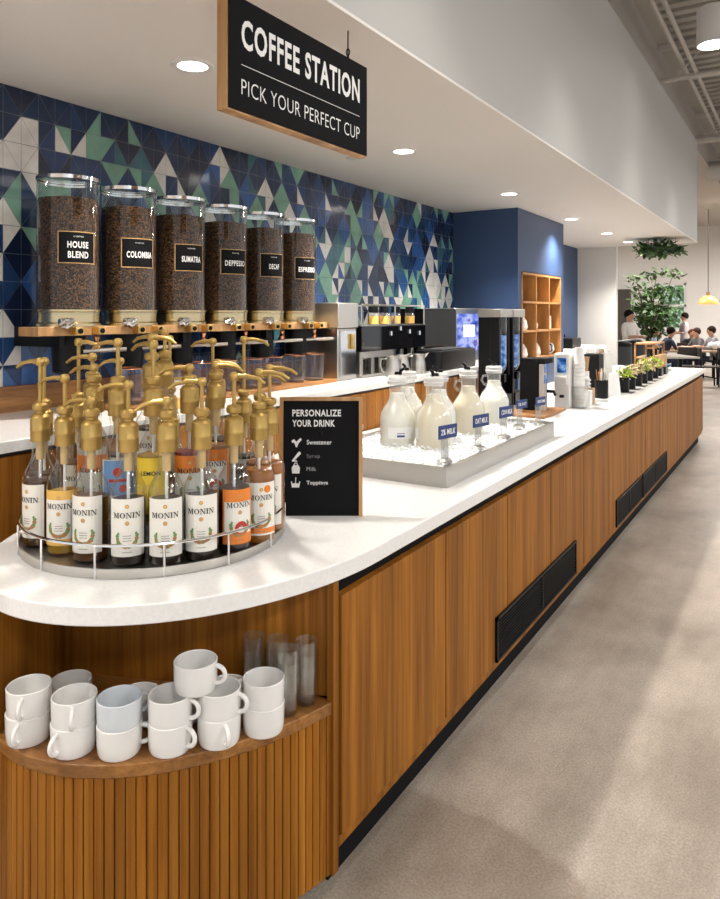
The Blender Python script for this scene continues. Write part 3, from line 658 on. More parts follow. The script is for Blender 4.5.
# ------------------------------------------------------------------ personalize sign (stands facing the camera)
rt = thing('menu_board', 'black PERSONALIZE YOUR DRINK sign in wooden frame on counter', 'sign', (-1.482, 2.125, TOP), TH)
b = MB(); W = .15; H = .425
lean = Matrix.Rotation(R(-4), 4, 'X'); b.M = lean
b.box(-W, W, .003, .018, .0, H); bb = b.build('backboard', M['black_m'], rt)
b = MB(); b.M = lean
b.box(-W, -W + .013, -.008, .018, 0, H); b.box(W - .013, W, -.008, .018, 0, H); b.box(-W + .013, W - .013, -.008, .018, H - .013, H); b.build('frame', M['light_oak'], rt)
b = MB(); b.box(-.02, .02, .02, .10, 0, .006); b.tube([(0, .022, .3), (0, .10, .004)], .006, 6); b.build('stand', M['black'], rt)
f0 = lambda u, v: (u, .0015, v)
b = MB(); b.M = lean
for jb in (('PERSONALIZE', -.105, .072, .355, .380, .03), ('YOUR DRINK', -.105, .05, .318, .343, .03), ('Sweetener', -.052, .038, .254, .271, .015), ('Toppings', -.052, .025, .107, .125, .02)):
    b = MB(); b.M = lean; b.text(jb[0], jb[1], jb[2], jb[3], jb[4], f0, 0, jb[5]); b.build('lettering', M['white_ink'], bb, smooth=0)
b = MB(); b.M = lean; b.text('Milk', -.052, -.018, .160, .174, f0, 0, 0); b.build('faint_lettering', mat('faded_white', (.45, .45, .45), .6), bb, smooth=0)
b = MB(); b.M = lean; b.text('Syrup', -.052, -.004, .203, .220, f0, 0, 0); b.build('dim_lettering', M['grey_ink'], bb, smooth=0)
def icon(*polys):
    b = MB(); b.M = lean
    for pts in polys: b.poly([(p[0], .0012, p[1]) for p in pts])
    b.build('icon', M['white_ink'], bb, smooth=0)
icon([(-.107, .268), (-.098, .274), (-.088, .262), (-.092, .255)], [(-.092, .262), (-.075, .278), (-.070, .272), (-.084, .255)], [(-.096, .258), (-.082, .258), (-.087, .244), (-.092, .246)], [(-.107, .268), (-.105, .26), (-.097, .262)])
icon([(-.106, .196), (-.099, .194), (-.072, .222), (-.078, .230), (-.085, .224)], [(-.105, .193), (-.085, .193), (-.088, .197), (-.1, .198)])
icon([(-.104, .151), (-.078, .151), (-.076, .172), (-.083, .181), (-.099, .181), (-.106, .172)], *[[(-.091 + .008 * math.cos(a0), .180 + .010 * math.sin(a0)), (-.091 + .008 * math.cos(a1), .180 + .010 * math.sin(a1)), (-.091 + .005 * math.cos(a1), .180 + .007 * math.sin(a1)), (-.091 + .005 * math.cos(a0), .180 + .007 * math.sin(a0))] for a0, a1 in [(PI * k / 8, PI * (k + 1) / 8) for k in range(8)]])
icon([(-.105, .101), (-.078, .101), (-.076, .116), (-.107, .116)], [(-.108, .116), (-.104, .116), (-.104, .123), (-.108, .123)], [(-.079, .116), (-.075, .116), (-.075, .123), (-.079, .123)], [(-.093, .116), (-.090, .116), (-.089, .137), (-.092, .137)])

# ------------------------------------------------------------------ iced milk tray
px0, px1, py0, py1 = -2.0, -1.272, 2.735, 4.24
rt = thing('ice_tray', 'long stainless tray of ice holding the milk carafes', 'tray', (-1.64, 3.5, TOP))
b = MB(); b.M = Matrix.Translation((1.64, -3.5, 0)); t_ = .006; hh = .084
b.box(px0, px1, py0, py1, 0, .008); b.box(px0, px0 + t_, py0, py1, .008, hh); b.box(px1 - t_, px1, py0, py1, .008, hh); b.box(px0 + t_, px1 - t_, py0, py0 + t_, .008, hh); b.box(px0 + t_, px1 - t_, py1 - t_, py1, .008, hh)
b.build('basin', M['steel_m'], rt, bevel=.001)
b = MB(); b.M = Matrix.Translation((1.64, -3.5, 0))
b.box(px0, px1, py0 - .003, py0 + .010, hh, hh + .003); b.box(px0, px1, py1 - .010, py1, hh, hh + .003); b.box(px0, px0 + .012, py0 + .010, py1 - .010, hh, hh + .003); b.box(px1 - .012, px1 + .003, py0 + .010, py1 - .010, hh, hh + .003); b.build('lip', M['steel'], rt)
rg = random.Random(3); b = MB(); nx, ny = 40, 84
gv = [[b.vert((px0 + t_ + (px1 - px0 - 2 * t_) * i / nx, py0 + t_ + (py1 - py0 - 2 * t_) * j / ny, TOP + .066 + .012 * noise.noise(Vector((i * .4, j * .4, 0))) + rg.uniform(-.004, .004))) for j in range(ny + 1)] for i in range(nx + 1)]
for i in range(nx):
    for j in range(ny): b.face((gv[i][j], gv[i + 1][j], gv[i + 1][j + 1], gv[i][j + 1]))
for _ in range(1200):
    p = Vector((rg.uniform(px0 + .02, px1 - .02), rg.uniform(py0 + .02, py1 - .02), TOP + .070 + .012 * rg.random())); s_ = rg.uniform(.003, .006)
    b.M = Matrix.Translation(p) @ Matrix.Rotation(rg.uniform(0, 3), 4, Vector((rg.random(), rg.random(), rg.random() + .01)).normalized()); b.box(-s_, s_, -s_ * .8, s_ * .8, -s_ * .6, s_ * .6)
b.M = None
tag(b.build('crushed_ice', M['ice'], smooth=0), 'white crushed ice filling the steel tray', 'ice', kind='stuff')
CP = [(0, 0), (.074, 0), (.080, .008), (.082, .14), (.078, .158), (.066, .182), (.050, .205), (.040, .225), (.0355, .25), (.036, .29), (.041, .296), (.041, .302)]
def carafe(x, y, mk, label, ang, strip=False, handle=True, wand=True):
    rt = thing('milk_carafe', label, 'milk carafe', (x, y, TOP + .045), ang, 'milk carafes in the ice')
    b = MB(); b.lathe(CP, 28); b.build('carafe_glass', M['frost'], rt)
    b = MB(); b.lathe([(0, .004), (.076, .004), (.0785, .012), (.0795, .138), (.075, .156), (.063, .180), (.047, .203), (.037, .223), (.0325, .25), (0, .25)], 28); b.build('milk', M[mk], rt)
    b = MB(); b.lathe([(.0425, .290), (.0445, .290), (.0445, .322), (.040, .327), (0, .329)], 24); b.lathe([(.0445, .300), (.049, .304), (.0445, .308)], 24); ld = b.build('lid', M['frost_lid'], rt)
    b = MB(); b.tube([(0, .012, .334), (.004, .016, .352), (.012, .03, .362)], [.009, .008, .006], 8); b.lathe([(0, 0), (.012, 0), (.010, .012), (0, .014)], 10, (-.012, 0, .333)); b.build('spout_plug', M['black'], ld)
    if handle: b = MB(); b.tube([(0, .037, .278), (.0, .062, .274), (.0, .070, .252), (.0, .058, .232), (.0, .040, .226)], .006, 8); b.build('handle', M['frost'], rt)
    b = MB(); f_ = cylmap(.083)
    for (u0, u1, v0, v1, m) in ((-.06, .06, .055, .105, 0), (-.018, .018, .062, .071, 1), (-.018, .018, .077, .080, 1)):
        c0 = [b.vert(cylmap(.0826 + .0006 * m)(u0 + (u1 - u0) * k / 8, v0)) for k in range(9)]; c1 = [b.vert(cylmap(.0826 + .0006 * m)(u0 + (u1 - u0) * k / 8, v1)) for k in range(9)]
        for k in range(8): b.face((c0[k], c0[k + 1], c1[k + 1], c1[k]), m)
    b.build('band_label', [M['white_p'], M['navy_sign']], rt)
    return rt
for x, y, mk, lab, an in [(-1.765, 3.21, 'milk', 'white milk carafe at the near left of the ice tray', -50), (-1.575, 3.24, 'oat', 'cream-coloured milk carafe behind the 2% MILK sign', -160),
                          (-1.86, 3.50, 'milk', 'white milk carafe at the rear, showing between the two front ones', 100), (-1.655, 3.47, 'milk', 'white milk carafe right behind the cream-coloured front one', 150),
                          (-1.60, 3.73, 'oat', 'beige milk carafe behind the OAT MILK sign', 110), (-1.605, 4.13, 'milk', 'white milk carafe nearest the tall black dispensers', 130)]: carafe(x, y, mk, lab, R(an)).scale = (1.1, 1.1, 1.12)
def ice_sign(x, y, txt, label, w=.125, h=.058):
    rt = thing('milk_sign', label, 'sign', (x, y, TOP + .07), R(-13), 'small navy signs on stems in the ice')
    # local: face looks along +x
    b = MB(); b.lathe([(0, 0), (.034, 0), (.034, .016), (.022, .022), (0, .022)], 10); b.build('foot', M['steel'], rt)
    b = MB(); b.lathe([(.017, .02), (.017, .105)], 18); b.lathe([(.019, .104), (.019, .118), (0, .118)], 18); b.build('stem', M['frost_stem'], rt)
    z = .115; b = MB(); b.box(.014, .020, -w / 2, w / 2, z, z + h); pt = b.build('plate', M['navy_sign'], rt)
    b = MB(); b.text(txt, -w / 2 + .012, w / 2 - .012, z + .016, z + h - .016, lambda u, v: (.0208, u, v), 0, .03); b.build('lettering', M['white_ink'], pt, smooth=0)
for x, y, t_, l_, kw in [(-1.345, 2.875, '2% MILK', 'navy 2% MILK sign on clear stem at the tray corner', {}), (-1.346, 3.255, 'OAT MILK', 'navy OAT MILK sign on clear stem along the tray', {}),
                     (-1.351, 3.615, 'COW MILK', 'navy COW MILK sign on clear stem by the rightmost carafe', {}), (-1.40, 4.0, '1% FAT', 'small navy sign on clear stem in front of the black dispenser', dict(w=.105, h=.05)),
                     (-1.352, 4.19, 'SKIM', 'small navy sign on clear stem at the tray far corner', dict(w=.105, h=.05))]: ice_sign(x, y, t_, l_, **kw)
rt = thing('glass_cruet', 'small clear glass jar at the left rear of the ice', 'jar', (-1.90, 3.02, TOP + .07))
b = MB(); b.lathe([(0, 0), (.035, 0), (.035, .012), (.012, .02), (.012, .07), (.04, .085), (.04, .11)], 16); b.build('jar', M['glass_d'], rt); b = MB(); b.ball((0, 0, .125), .016); b.box(-.03, .03, -.03, .03, .085, .108); b.build('stopper', M['steel'], rt)

# ------------------------------------------------------------------ mugs and tumblers on the open shelf
MH = .077; MR = .0575; SZ = .555; ST = .066
def make_mug(label, cat='mug'):
    rt = thing('mug', label, cat, (0, 0, 0), 0, 'white mugs on the open shelf')
    b = MB(); b.lathe([(0, .003), (.046, .003), (.048, 0), (.0525, .0015), (MR - .0025, .008), (MR - .001, .03), (MR, MH - .002), (MR - .002, MH), (MR - .0045, MH - .002), (MR - .006, .03), (.049, .010), (0, .008)], 40); b.build('cup', M['white_c'], rt)
    b = MB(); pts = [(MR - .004 + .028 * math.sin(PI * k / 14) ** .8, 0, .042 + .023 * math.cos(PI * k / 14)) for k in range(15)]
    b.tube(pts, .0060, 12); b.build('handle', M['white_c'], rt); return rt
mug0 = make_mug('x'); mug_used = False
def mug(x, y, z, ang, label, grey=False):
    global mug_used
    if not mug_used: mug0.location = (x, y, z); mug0.rotation_euler.z = R(ang); mug0['label'] = label; mug_used = True; o = mug0
    else: o = dup(mug0, (x, y, z), R(ang), label)
    if grey:
        for c_ in o.children:
            c_.data = c_.data.copy(); c_.data.materials[0] = M['white_g']
    return o
mug(-1.771, 1.172, SZ, -60, 'lower white mug of the leftmost stack'); mug(-1.771, 1.174, SZ + ST, -52, 'upper white mug of the leftmost stack')
mug(-1.626, 1.205, SZ, -80, 'lower white mug of the second stack from the left'); mug(-1.626, 1.207, SZ + ST, -42, 'upper white mug of the second stack, handle to the front')
mug(-1.517, 1.262, SZ, 40, 'bottom white mug under the bluish mug'); mug(-1.517, 1.262, SZ + ST, 70, 'bluish white mug on top of the third stack', True)
mug(-1.416, 1.342, SZ, 5, 'lower white mug of the fourth stack, handle to the right'); mug(-1.416, 1.342, SZ + ST, 18, 'upper white mug of the fourth stack, half under the topmost mug')
mug(-1.330, 1.434, SZ, -30, 'lower white mug of the fifth stack, handle to the front'); mug(-1.330, 1.434, SZ + ST, 15, 'upper white mug of the fifth stack, handle to the right')
mug(-1.262, 1.536, SZ, 120, 'lower white mug of the stack beside the tumblers'); mug(-1.262, 1.536, SZ + ST, -150, 'upper white mug of the stack beside the tumblers')
mug(-1.376, 1.394, SZ + ST + MH, 22, 'topmost white mug resting across two stacks')
mug(-1.813, 1.335, SZ, 120, 'single white mug behind the two left stacks')
mug(-1.587, 1.388, SZ, 100, 'single white mug behind the bluish mug')
mug(-1.49, 1.462, SZ, 130, 'single white mug behind the fourth stack')
mug(-1.41, 1.552, SZ, 110, 'single white mug behind the topmost mug')
tp = None
for (x, y, wh) in [(-1.255, 1.634, 'front left'), (-1.242, 1.706, 'front right'), (-1.322, 1.672, 'middle'), (-1.392, 1.648, 'back left')]:
    for k, lv in enumerate(('bottom', 'middle', 'top')):
        lab = '%s clear tumbler of the %s stack in the shelf corner' % (lv, wh)
        if tp is None:
            b = MB(); b.lathe([(0, 0), (.026, 0), (.0275, .004), (.033, .112), (.0315, .112), (.026, .012), (0, .010)], 24); tp = b.build('glass_tumbler', M['glass_d'], None, loc=(x, y, SZ)); tag(tp, lab, 'glass', 'clear tumblers on the open shelf')
        else:
            o = tp.copy(); col.objects.link(o); o.location = (x, y, SZ + k * .036); o['label'] = lab

# ------------------------------------------------------------------ machines on the rear tier
BT = 1.262
rt = thing('steel_grinder', 'tall stainless steel machine column right of the hoppers', 'machine', (-2.66, 3.91, BT))
b = MB(); b.box(-.14, .14, -.11, .11, 0, .335); b.build('body', M['steel'], rt, bevel=.004)
b = MB(); b.box(-.15, .15, -.115, .12, .337, .5); b.build('hood', M['steel_m'], rt, bevel=.006)
b = MB(); b.box(.14, .152, -.09, .09, .03, .32); b.build('door', M['chrome'], rt, bevel=.002)
b = MB(); b.lathe([(0, 0), (.012, 0), (.016, .02), (.01, .05), (.015, .08), (.012, .1), (0, .1)], 12, (.165, .03, .2)); b.build('tap', M['brass'], rt)
rt = thing('coffee_brewer', 'black and steel brewing bank with bottles on its top rack', 'machine', (-2.68, 4.53, BT))
b = MB(); b.box(-.17, .18, -.47, .47, .175, .345); b.build('black_panel', M['black_g'], rt, bevel=.004)
b = MB()
b.box(-.17, .18, -.47, .47, 0, .018); b.box(-.17, -.1, -.47, .47, .018, .175); b.box(-.1, .17, -.46, -.02, .13, .175)
b.build('base', M['steel_m'], rt, bevel=.002)
for k, y in enumerate((-.45, -.30, -.20, .0, .12, .28, .45)): b = MB(); b.box(.13, .165, y - .02, y + .02, .018, .176); b.build('leg', M['steel'], rt, bevel=.002)
b = MB()
for y in (-.46, 0, .46):
    for x in (-.16, .17): b.tube([(x, y, .345), (x, y, .49)], .005, 6)
for z in (.49,): b.tube([(.17, -.46, z), (.17, .46, z)], .006, 6); b.tube([(-.16, -.46, z), (-.16, .46, z)], .006, 6)
b.box(-.17, .18, -.47, .47, .346, .351); b.build('rack', M['steel'], rt)
b = MB()
for y in (-.08, .06, .2, .36): b.cyl((.183, y, .29 + .02 * math.sin(y * 30)), .009, .03, 10)
b.build('indicator', M['chrome'], rt)
bl = [('black-capped bottle with tan label, leftmost on the rack', -.22), ('black-capped bottle with tan label, second on the rack', -.07), ('black-capped bottle with tan label, third on the rack', .10), ('black-capped bottle with tan label, rightmost on the rack', .32)]
bp = None
for lab, dy in bl:
    if not bp:
        bp = thing('flavour_bottle', lab, 'bottle', (-2.56, 4.53 + dy, BT + .352), 0, 'bottles on the brewer rack')
        b = MB(); b.lathe([(0, 0), (.034, 0), (.036, .004), (.036, .075), (.028, .09), (.028, .095), (0, .095)], 18); b.build('body', M['frost'], bp)
        b = MB(); b.lathe([(.0365, .006), (.0365, .062)], 18); b.build('label', M['amber_l'], bp)
        b = MB(); b.lathe([(.03, .085), (.034, .087), (.034, .13), (0, .132)], 18); b.build('cap', M['black'], bp)
    else: dup(bp, (-2.56, 4.53 + dy, BT + .352), 0, lab)
b = MB(); b.lathe([(0, 0), (.03, 0), (.03, .10), (.012, .115), (.012, .13), (0, .13)], 16); o = b.build('glass_bottle', M['glass_d'], None, loc=(-2.57, 4.14, BT + .352)); tag(o, 'plain clear bottle at the left end of the brewer rack', 'bottle')
pv = None
for i, (x, y) in enumerate([(-2.58, 4.16), (-2.58, 4.40), (-2.58, 4.72)]):
    lab = 'small black cup under the brewer, ' + ['leftmost', 'middle', 'rightmost'][i]
    if not pv: b = MB(); b.lathe([(0, 0), (.035, 0), (.042, .095), (.038, .095), (.032, .006), (0, .006)], 18); pv = b.build('black_cup', M['black'], None, loc=(x, y, BT + .0185)); tag(pv, lab, 'cup', 'black cups under the brewer')
    else: o = pv.copy(); col.objects.link(o); o.location = (x, y, BT + .0185); o['label'] = lab
pv = None
for i, (x, y, a) in enumerate([(-2.40, 4.30, 40), (-2.42, 4.47, 60), (-2.37, 4.63, 30)]):
    lab = 'steel milk pitcher in front of the brewer, ' + ['leftmost of three', 'middle of three', 'rightmost of three'][i]
    if not pv:
        pv = thing('milk_pitcher', lab, 'pitcher', (x, y, BT), R(a), 'steel pitchers by the brewer')
        b = MB(); b.lathe([(0, 0), (.05, 0), (.054, .01), (.050, .07), (.043, .115), (.047, .14), (.045, .14), (.041, .115), (.048, .07), (.05, .012), (0, .008)], 28); b.build('jug', M['steel'], pv)
        b = MB(); b.poly([(.038, -.015, .14), (.075, 0, .152), (.044, 0, .11)]); b.poly([(.038, .015, .14), (.044, 0, .11), (.075, 0, .152)]); b.build('spout', M['steel'], pv)
        b = MB(); b.tube([(-.046, 0, .125), (-.08, 0, .12), (-.088, 0, .08), (-.07, 0, .035), (-.052, 0, .03)], .006, 8); b.build('handle', M['steel'], pv)
    else: dup(pv, (x, y, BT), R(a), lab)
rt = thing('dark_display', 'dark glass display cabinet in front of the tile wall', 'display', (-2.70, 5.45, BT))
b = MB(); b.box(-.12, .10, -.30, .34, 0, .47); b.build('case', M['black'], rt, bevel=.004); b = MB(); b.box(.1005, .106, -.29, .33, .115, .462); b.build('glass_door', M['black_g'], rt, bevel=.002)
b = MB(); b.box(.1005, .108, -.3, .34, .10, .112); b.build('trim', M['steel'], rt)
rt = thing('knock_box_machine', 'low black machine with rounded corner behind the carafes', 'machine', (-2.44, 5.2, BT))
b = MB(); b.prism([(-.13, -.34), (.10, -.34), (.13, -.31), (.13, .33), (.11, .37), (-.13, .37)], 0, .15); b.build('body', M['black'], rt, bevel=.012); b = MB(); b.box(-.10, .10, -.25, .3, .151, .157); b.build('tray_top', M['charcoal'], rt)
rt = thing('lit_fridge', 'small fridge with glowing violet-blue front beside the navy wall', 'fridge', (-2.75, 6.14, BT))
b = MB(); b.box(-.16, .13, -.33, .38, 0, .48); b.build('cabinet', M['steel_m'], rt, bevel=.004)
b = MB(); b.box(.1305, .136, -.31, .36, .09, .43); b.build('lit_front', M['screen'], rt)
b = MB(); b.box(.1305, .140, -.33, -.312, .08, .46); b.box(.1305, .140, -.312, .36, .432, .47); b.box(.1305, .140, -.312, .36, .075, .088); b.build('door_frame', M['steel'], rt)
b = MB(); b.box(.1365, .139, -.16, .10, .22, .33); b.build('notice', M['white_p'], rt)
for i, (y, lab) in enumerate(((5.33, 'tall black tower dispenser, nearer of the pair'), (5.625, 'tall black tower dispenser, farther of the pair'))):
    rt = thing('tower_dispenser', lab, 'dispenser', (-2.08, y, TOP), 0, 'tower dispensers')
    b = MB(); b.box(-.07, .03, -.125, .125, 0, .70); b.box(.03, .10, -.125, -.09, 0, .70); b.box(.03, .09, .10, .125, .25, .70); b.box(.03, .11, -.09, .125, 0, .10); b.build('body', M['black'], rt, bevel=.003)
    b = MB(); b.lathe([(0, .26), (.03, .27), (.055, .32), (.055, .70)], 20, (.055, .005, 0)); b.build('tube', M['glass_d'], rt)
    b = MB(); b.lathe([(0, .29), (.026, .295), (.05, .335), (.05, .56), (0, .56)], 16, (.055, .005, 0)); b.build('reflection_core', M['screen_and_glint'], rt)  # glowing core painted in place of bluish reflections in the clear tube
    b = MB(); b.box(-.075, .115, -.128, .128, .701, .765); b.build('cap', M['steel_m'], rt, bevel=.004)
    b = MB(); b.box(.06, .10, -.02, .03, .20, .26); b.build('chute', M['black'], rt, bevel=.004)
# ------------------------------------------------------------------ front counter, far half
o = MB(); o.box(-1.88, -1.535, 4.90, 5.42, TOP, TOP + .02); tag(o.build('wooden_board', M['oak_y'], bevel=.003), 'small wooden board under the black box dispenser', 'board')
rt = thing('box_dispenser', 'black box dispenser on a small wooden board', 'dispenser', (-1.71, 5.25, TOP + .02))
b = MB(); b.box(-.09, .055, -.1, .1, 0, .38); b.box(.055, .10, -.1, .1, .34, .38); b.build('body', M['black_m'], rt, bevel=.006)
b = MB(); b.box(.0555, .09, -.1, -.03, .0, .338); b.build('front_panel', M['steel_m'], rt, bevel=.002)
for z in (.20, .28): b = MB(); b.box(.0905, .093, -.095, -.035, z, z + .06); b.build('screen', M['screen_and_glint'], rt)
b = MB(); b.tube([(.06, .05, .13), (.12, .05, .13), (.13, .05, .10)], .012, 8); b.build('spout', M['black'], rt)
rt = thing('white_dispenser', 'slim white dispenser with dark blue screen beside the cup stack', 'dispenser', (-1.60, 5.66, TOP))
b = MB(); b.box(-.07, .05, -.09, .09, 0, .42); b.build('body', M['white_p'], rt, bevel=.008)
b = MB(); b.box(-.045, .025, -.0935, -.0905, .27, .385); b.build('screen', M['screen_and_glint'], rt)
b = MB(); b.box(-.05, .035, -.12, -.0905, .18, .25); b.build('chute', M['white_c'], rt, bevel=.004); b = MB(); b.box(-.02, .01, -.12, -.0905, .08, .10); b.build('lever', M['black'], rt)
# cups in a clear holder
rt = thing('cup_holder', 'clear acrylic holder around the tall stack of paper cups', 'holder', (-1.50, 5.66, TOP))
b = MB()
for q in ((-.055, -.052, -.055, .055), (.052, .055, -.055, .055), (-.052, .052, -.055, -.052), (-.052, .052, .052, .055)): b.box(q[0], q[1], q[2], q[3], .004, .17)
b.box(-.06, .06, -.06, .06, 0, .004); b.build('box', M['glass_d'], rt)
cp = None
for k in range(12):
    lab = ('lowest' if k == 0 else 'topmost' if k == 11 else jn_ if False else '') 
    lab = 'white paper cup in the tall stack, ' + ['lowest', 'second', 'third', 'fourth', 'fifth', 'sixth', 'seventh', 'eighth', 'ninth', 'tenth', 'eleventh', 'topmost'][k] + (' from below' if 0 < k < 11 else ' one')
    if cp is None: b = MB(); b.lathe([(.045, 0), (.047, .003), (.045, .008), (.030, .125), (.030, .13), (0, .128)], 24); cp = b.build('paper_cup', M['white_p'], None, loc=(-1.50, 5.66, TOP + .005)); tag(cp, lab, 'cup', 'stack of white paper cups')
    else: o = cp.copy(); col.objects.link(o); o.location = (-1.50, 5.66, TOP + .005 + .030 * k); o['label'] = lab
rt = thing('lid_box', 'small white and wood box of lids beside the cups', 'box', (-1.50, 5.87, TOP))
b = MB(); b.box(-.05, .05, -.07, .0, 0, .12); b.build('box', M['white_p'], rt, bevel=.004); b = MB(); b.box(-.04, .05, .004, .08, 0, .13); b.build('wood_side', M['light_oak'], rt, bevel=.004)
b = MB()
for k in range(6): b.lathe([(0, 0), (.03, 0), (.034, .012), (0, .016)], 12, (0, .02 - .03 * (k % 2), .13 + .014 * k))
b.build('lids', M['white_c'], rt)
rt = thing('kraft_cup_stand', 'brown kraft cup raised behind the small lid box', 'cup', (-1.57, 6.08, TOP))
b = MB(); b.cyl((0, 0, 0), .04, .25, 16); b.build('stand', M['white_p'], rt); b = MB(); b.lathe([(0, .25), (.03, .25), (.042, .36), (.044, .36), (.044, .37), (0, .372)], 18); b.build('cup', M['kraft'], rt)
rt = thing('stirrer_pot', 'black pot of wooden stirrers and straws', 'pot', (-1.505, 6.40, TOP))
b = MB(); b.lathe([(0, 0), (.054, 0), (.056, .01), (.056, .155), (.051, .155), (.05, .01), (0, .01)], 24); b.build('pot', M['black'], rt)
b = MB(); rg = random.Random(9)
for k in range(26):
    a = rg.uniform(0, 6.28); r_ = rg.uniform(0, .04); b.tube([(r_ * .6 * math.cos(a), r_ * .6 * math.sin(a), .02), (r_ * 1.2 * math.cos(a), r_ * 1.2 * math.sin(a), rg.uniform(.22, .26))], .0035, 5, k % 2)
b.build('stirrers', [M['light_oak'], M['white_p']], rt)
rt = thing('black_dispenser_box', 'black napkin box standing behind the stirrer pot', 'box', (-1.66, 6.72, TOP))
b = MB(); b.box(-.08, .08, -.09, .09, 0, .36); b.build('box', M['black'], rt, bevel=.006); b = MB(); b.box(-.05, .05, -.05, .05, .361, .42); b.build('top', M['white_p'], rt, bevel=.01)
for i, (x, y, h, lab) in enumerate([(-1.46, 6.66, .20, 'white paper bag card holder right of the stirrer pot'), (-1.60, 7.02, .36, 'taller white paper bag behind the first planter')]):
    rt = thing('paper_bag', lab, 'bag', (x, y, TOP), R(-20), 'white paper bags')
    b = MB(); v = [(-.035, -.06, 0), (.035, -.06, 0), (.035, .06, 0), (-.035, .06, 0), (-.015, -.052, h), (.015, -.052, h), (.015, .052, h), (-.015, .052, h)]; ids = [b.vert(p) for p in v]
    for q in ((0, 3, 2, 1), (0, 1, 5, 4), (1, 2, 6, 5), (2, 3, 7, 6), (3, 0, 4, 7), (4, 5, 6, 7)): b.face([ids[k] for k in q])
    b.build('bag', M['white_p'], rt, smooth=0); b = MB(); b.tube([(.012, -.02, h), (.012, -.015, h + .03), (.012, .015, h + .03), (.012, .02, h)], .003, 6); b.build('handle', M['white_c'], rt)
    b = MB(); b.poly([(.030 - .0115, -.012, h * .5), (.030 - .0115, .012, h * .5), (.0285 - .0115, .0, h * .5 + .03)]); 
rt = thing('kraft_box', 'brown kraft box standing between the black napkin box and bags', 'box', (-1.74, 7.15, TOP)); b = MB(); b.box(-.07, .07, -.07, .07, 0, .38); b.build('box', M['kraft'], rt, bevel=.003); b = MB(); b.box(-.072, .072, -.02, .02, .381, .384); b.build('tape', M['black'], rt)
pl_l = ['nearest', 'second', 'third', 'fourth', 'fifth', 'farthest']
for i, (y, kind) in enumerate([(6.98, 'leaf_y'), (7.30, 'petal'), (7.66, 'petal'), (7.98, 'leaf_y'), (8.32, 'petal'), (8.68, 'leaf_y')]):
    rt = thing('flower_pot', 'small black pot with %s, %s in the planter row' % ('lime green leaves' if kind == 'leaf_y' else 'pale yellow flowers', pl_l[i]), 'potted plant', (-1.44 - .005 * i, y, TOP), 0, 'black flower pots along the counter')
    b = MB(); b.lathe([(0, 0), (.046, 0), (.048, .006), (.050, .135), (.045, .135), (.044, .12), (0, .12)], 20); b.build('pot', M['black'], rt)
    leafcloud(110, 0, 0, .185, .075, .075, .06, .055, 40 + i).build('foliage', M[kind], rt, smooth=0)
    b = MB(); rg = random.Random(i)
    for k in range(10): a = rg.uniform(0, 6.3); b.tube([(0, 0, .12), (.05 * math.cos(a), .05 * math.sin(a), rg.uniform(.2, .27))], .002, 5)
    b.build('stems', M['leaf'], rt)
    b = MB(); b.box(-.06, .09, -.08, .08, -.0, .004); b.build('coaster', M['charcoal'], rt)
for i, y in enumerate((9.05, 9.36)):
    rt = thing('kraft_bag', 'brown kraft bag in black sleeve, %s of two past the planters' % ('nearer', 'farther')[i], 'bag', (-1.48, y, TOP), 0, 'kraft bags past the planters')
    b = MB(); b.box(-.05, .05, -.07, .07, 0, .09); b.build('sleeve', M['black'], rt, bevel=.004); b = MB(); b.box(-.042, .042, -.06, .06, .09, .24); b.build('bag', M['kraft'], rt, bevel=.01)
    b = MB(); b.tube([(0, -.03, .24), (0, -.025, .30), (0, .025, .30), (0, .03, .24)], .004, 6); b.build('handle', M['kraft'], rt)
rt = thing('display_rack', 'wooden rack with jars at the far end of the counter', 'rack', (-1.72, 9.9, TOP))
b = MB()
for z in (.0, .16, .34): b.box(-.12, .12, -.38, .38, z, z + .02)
for y in (-.38, .36):
    for x in (-.12, .10): b.box(x, x + .02, y, y + .02, 0, .36)
b.build('frame', M['oak_y'], rt, bevel=.002)
jp = None
for i in range(8):
    z = TOP + (.022 if i < 4 else .182); y = 9.62 + (i % 4) * .18; lab = 'dark jar on the wooden rack, %s shelf, %s from the near end' % (('lower', 'upper')[i // 4], ('first', 'second', 'third', 'fourth')[i % 4])
    if not jp: jp = thing('rack_jar', lab, 'jar', (-1.66, y, z), 0, 'dark jars on the wooden rack'); b = MB(); b.lathe([(0, 0), (.05, 0), (.052, .09), (.04, .105), (0, .105)], 16); b.build('jar', M['black'], jp); b = MB(); b.lathe([(0, .1055), (.042, .1055), (.042, .125), (0, .127)], 16); b.build('lid', M['kraft'], jp)
    else: dup(jp, (-1.66, y, z), 0, lab)
rt = thing('black_basket', 'black basket on the white rear ledge past the alcove', 'basket', (-2.62, 9.1, BT))
b = MB(); b.box(-.18, .18, -.2, .2, 0, .13); b.build('basket', M['black'], rt, bevel=.012); b = MB(); b.tube([(0, -.1, .13), (0, -.08, .17), (0, .08, .17), (0, .1, .13)], .008, 6); b.build('handle', M['black'], rt)
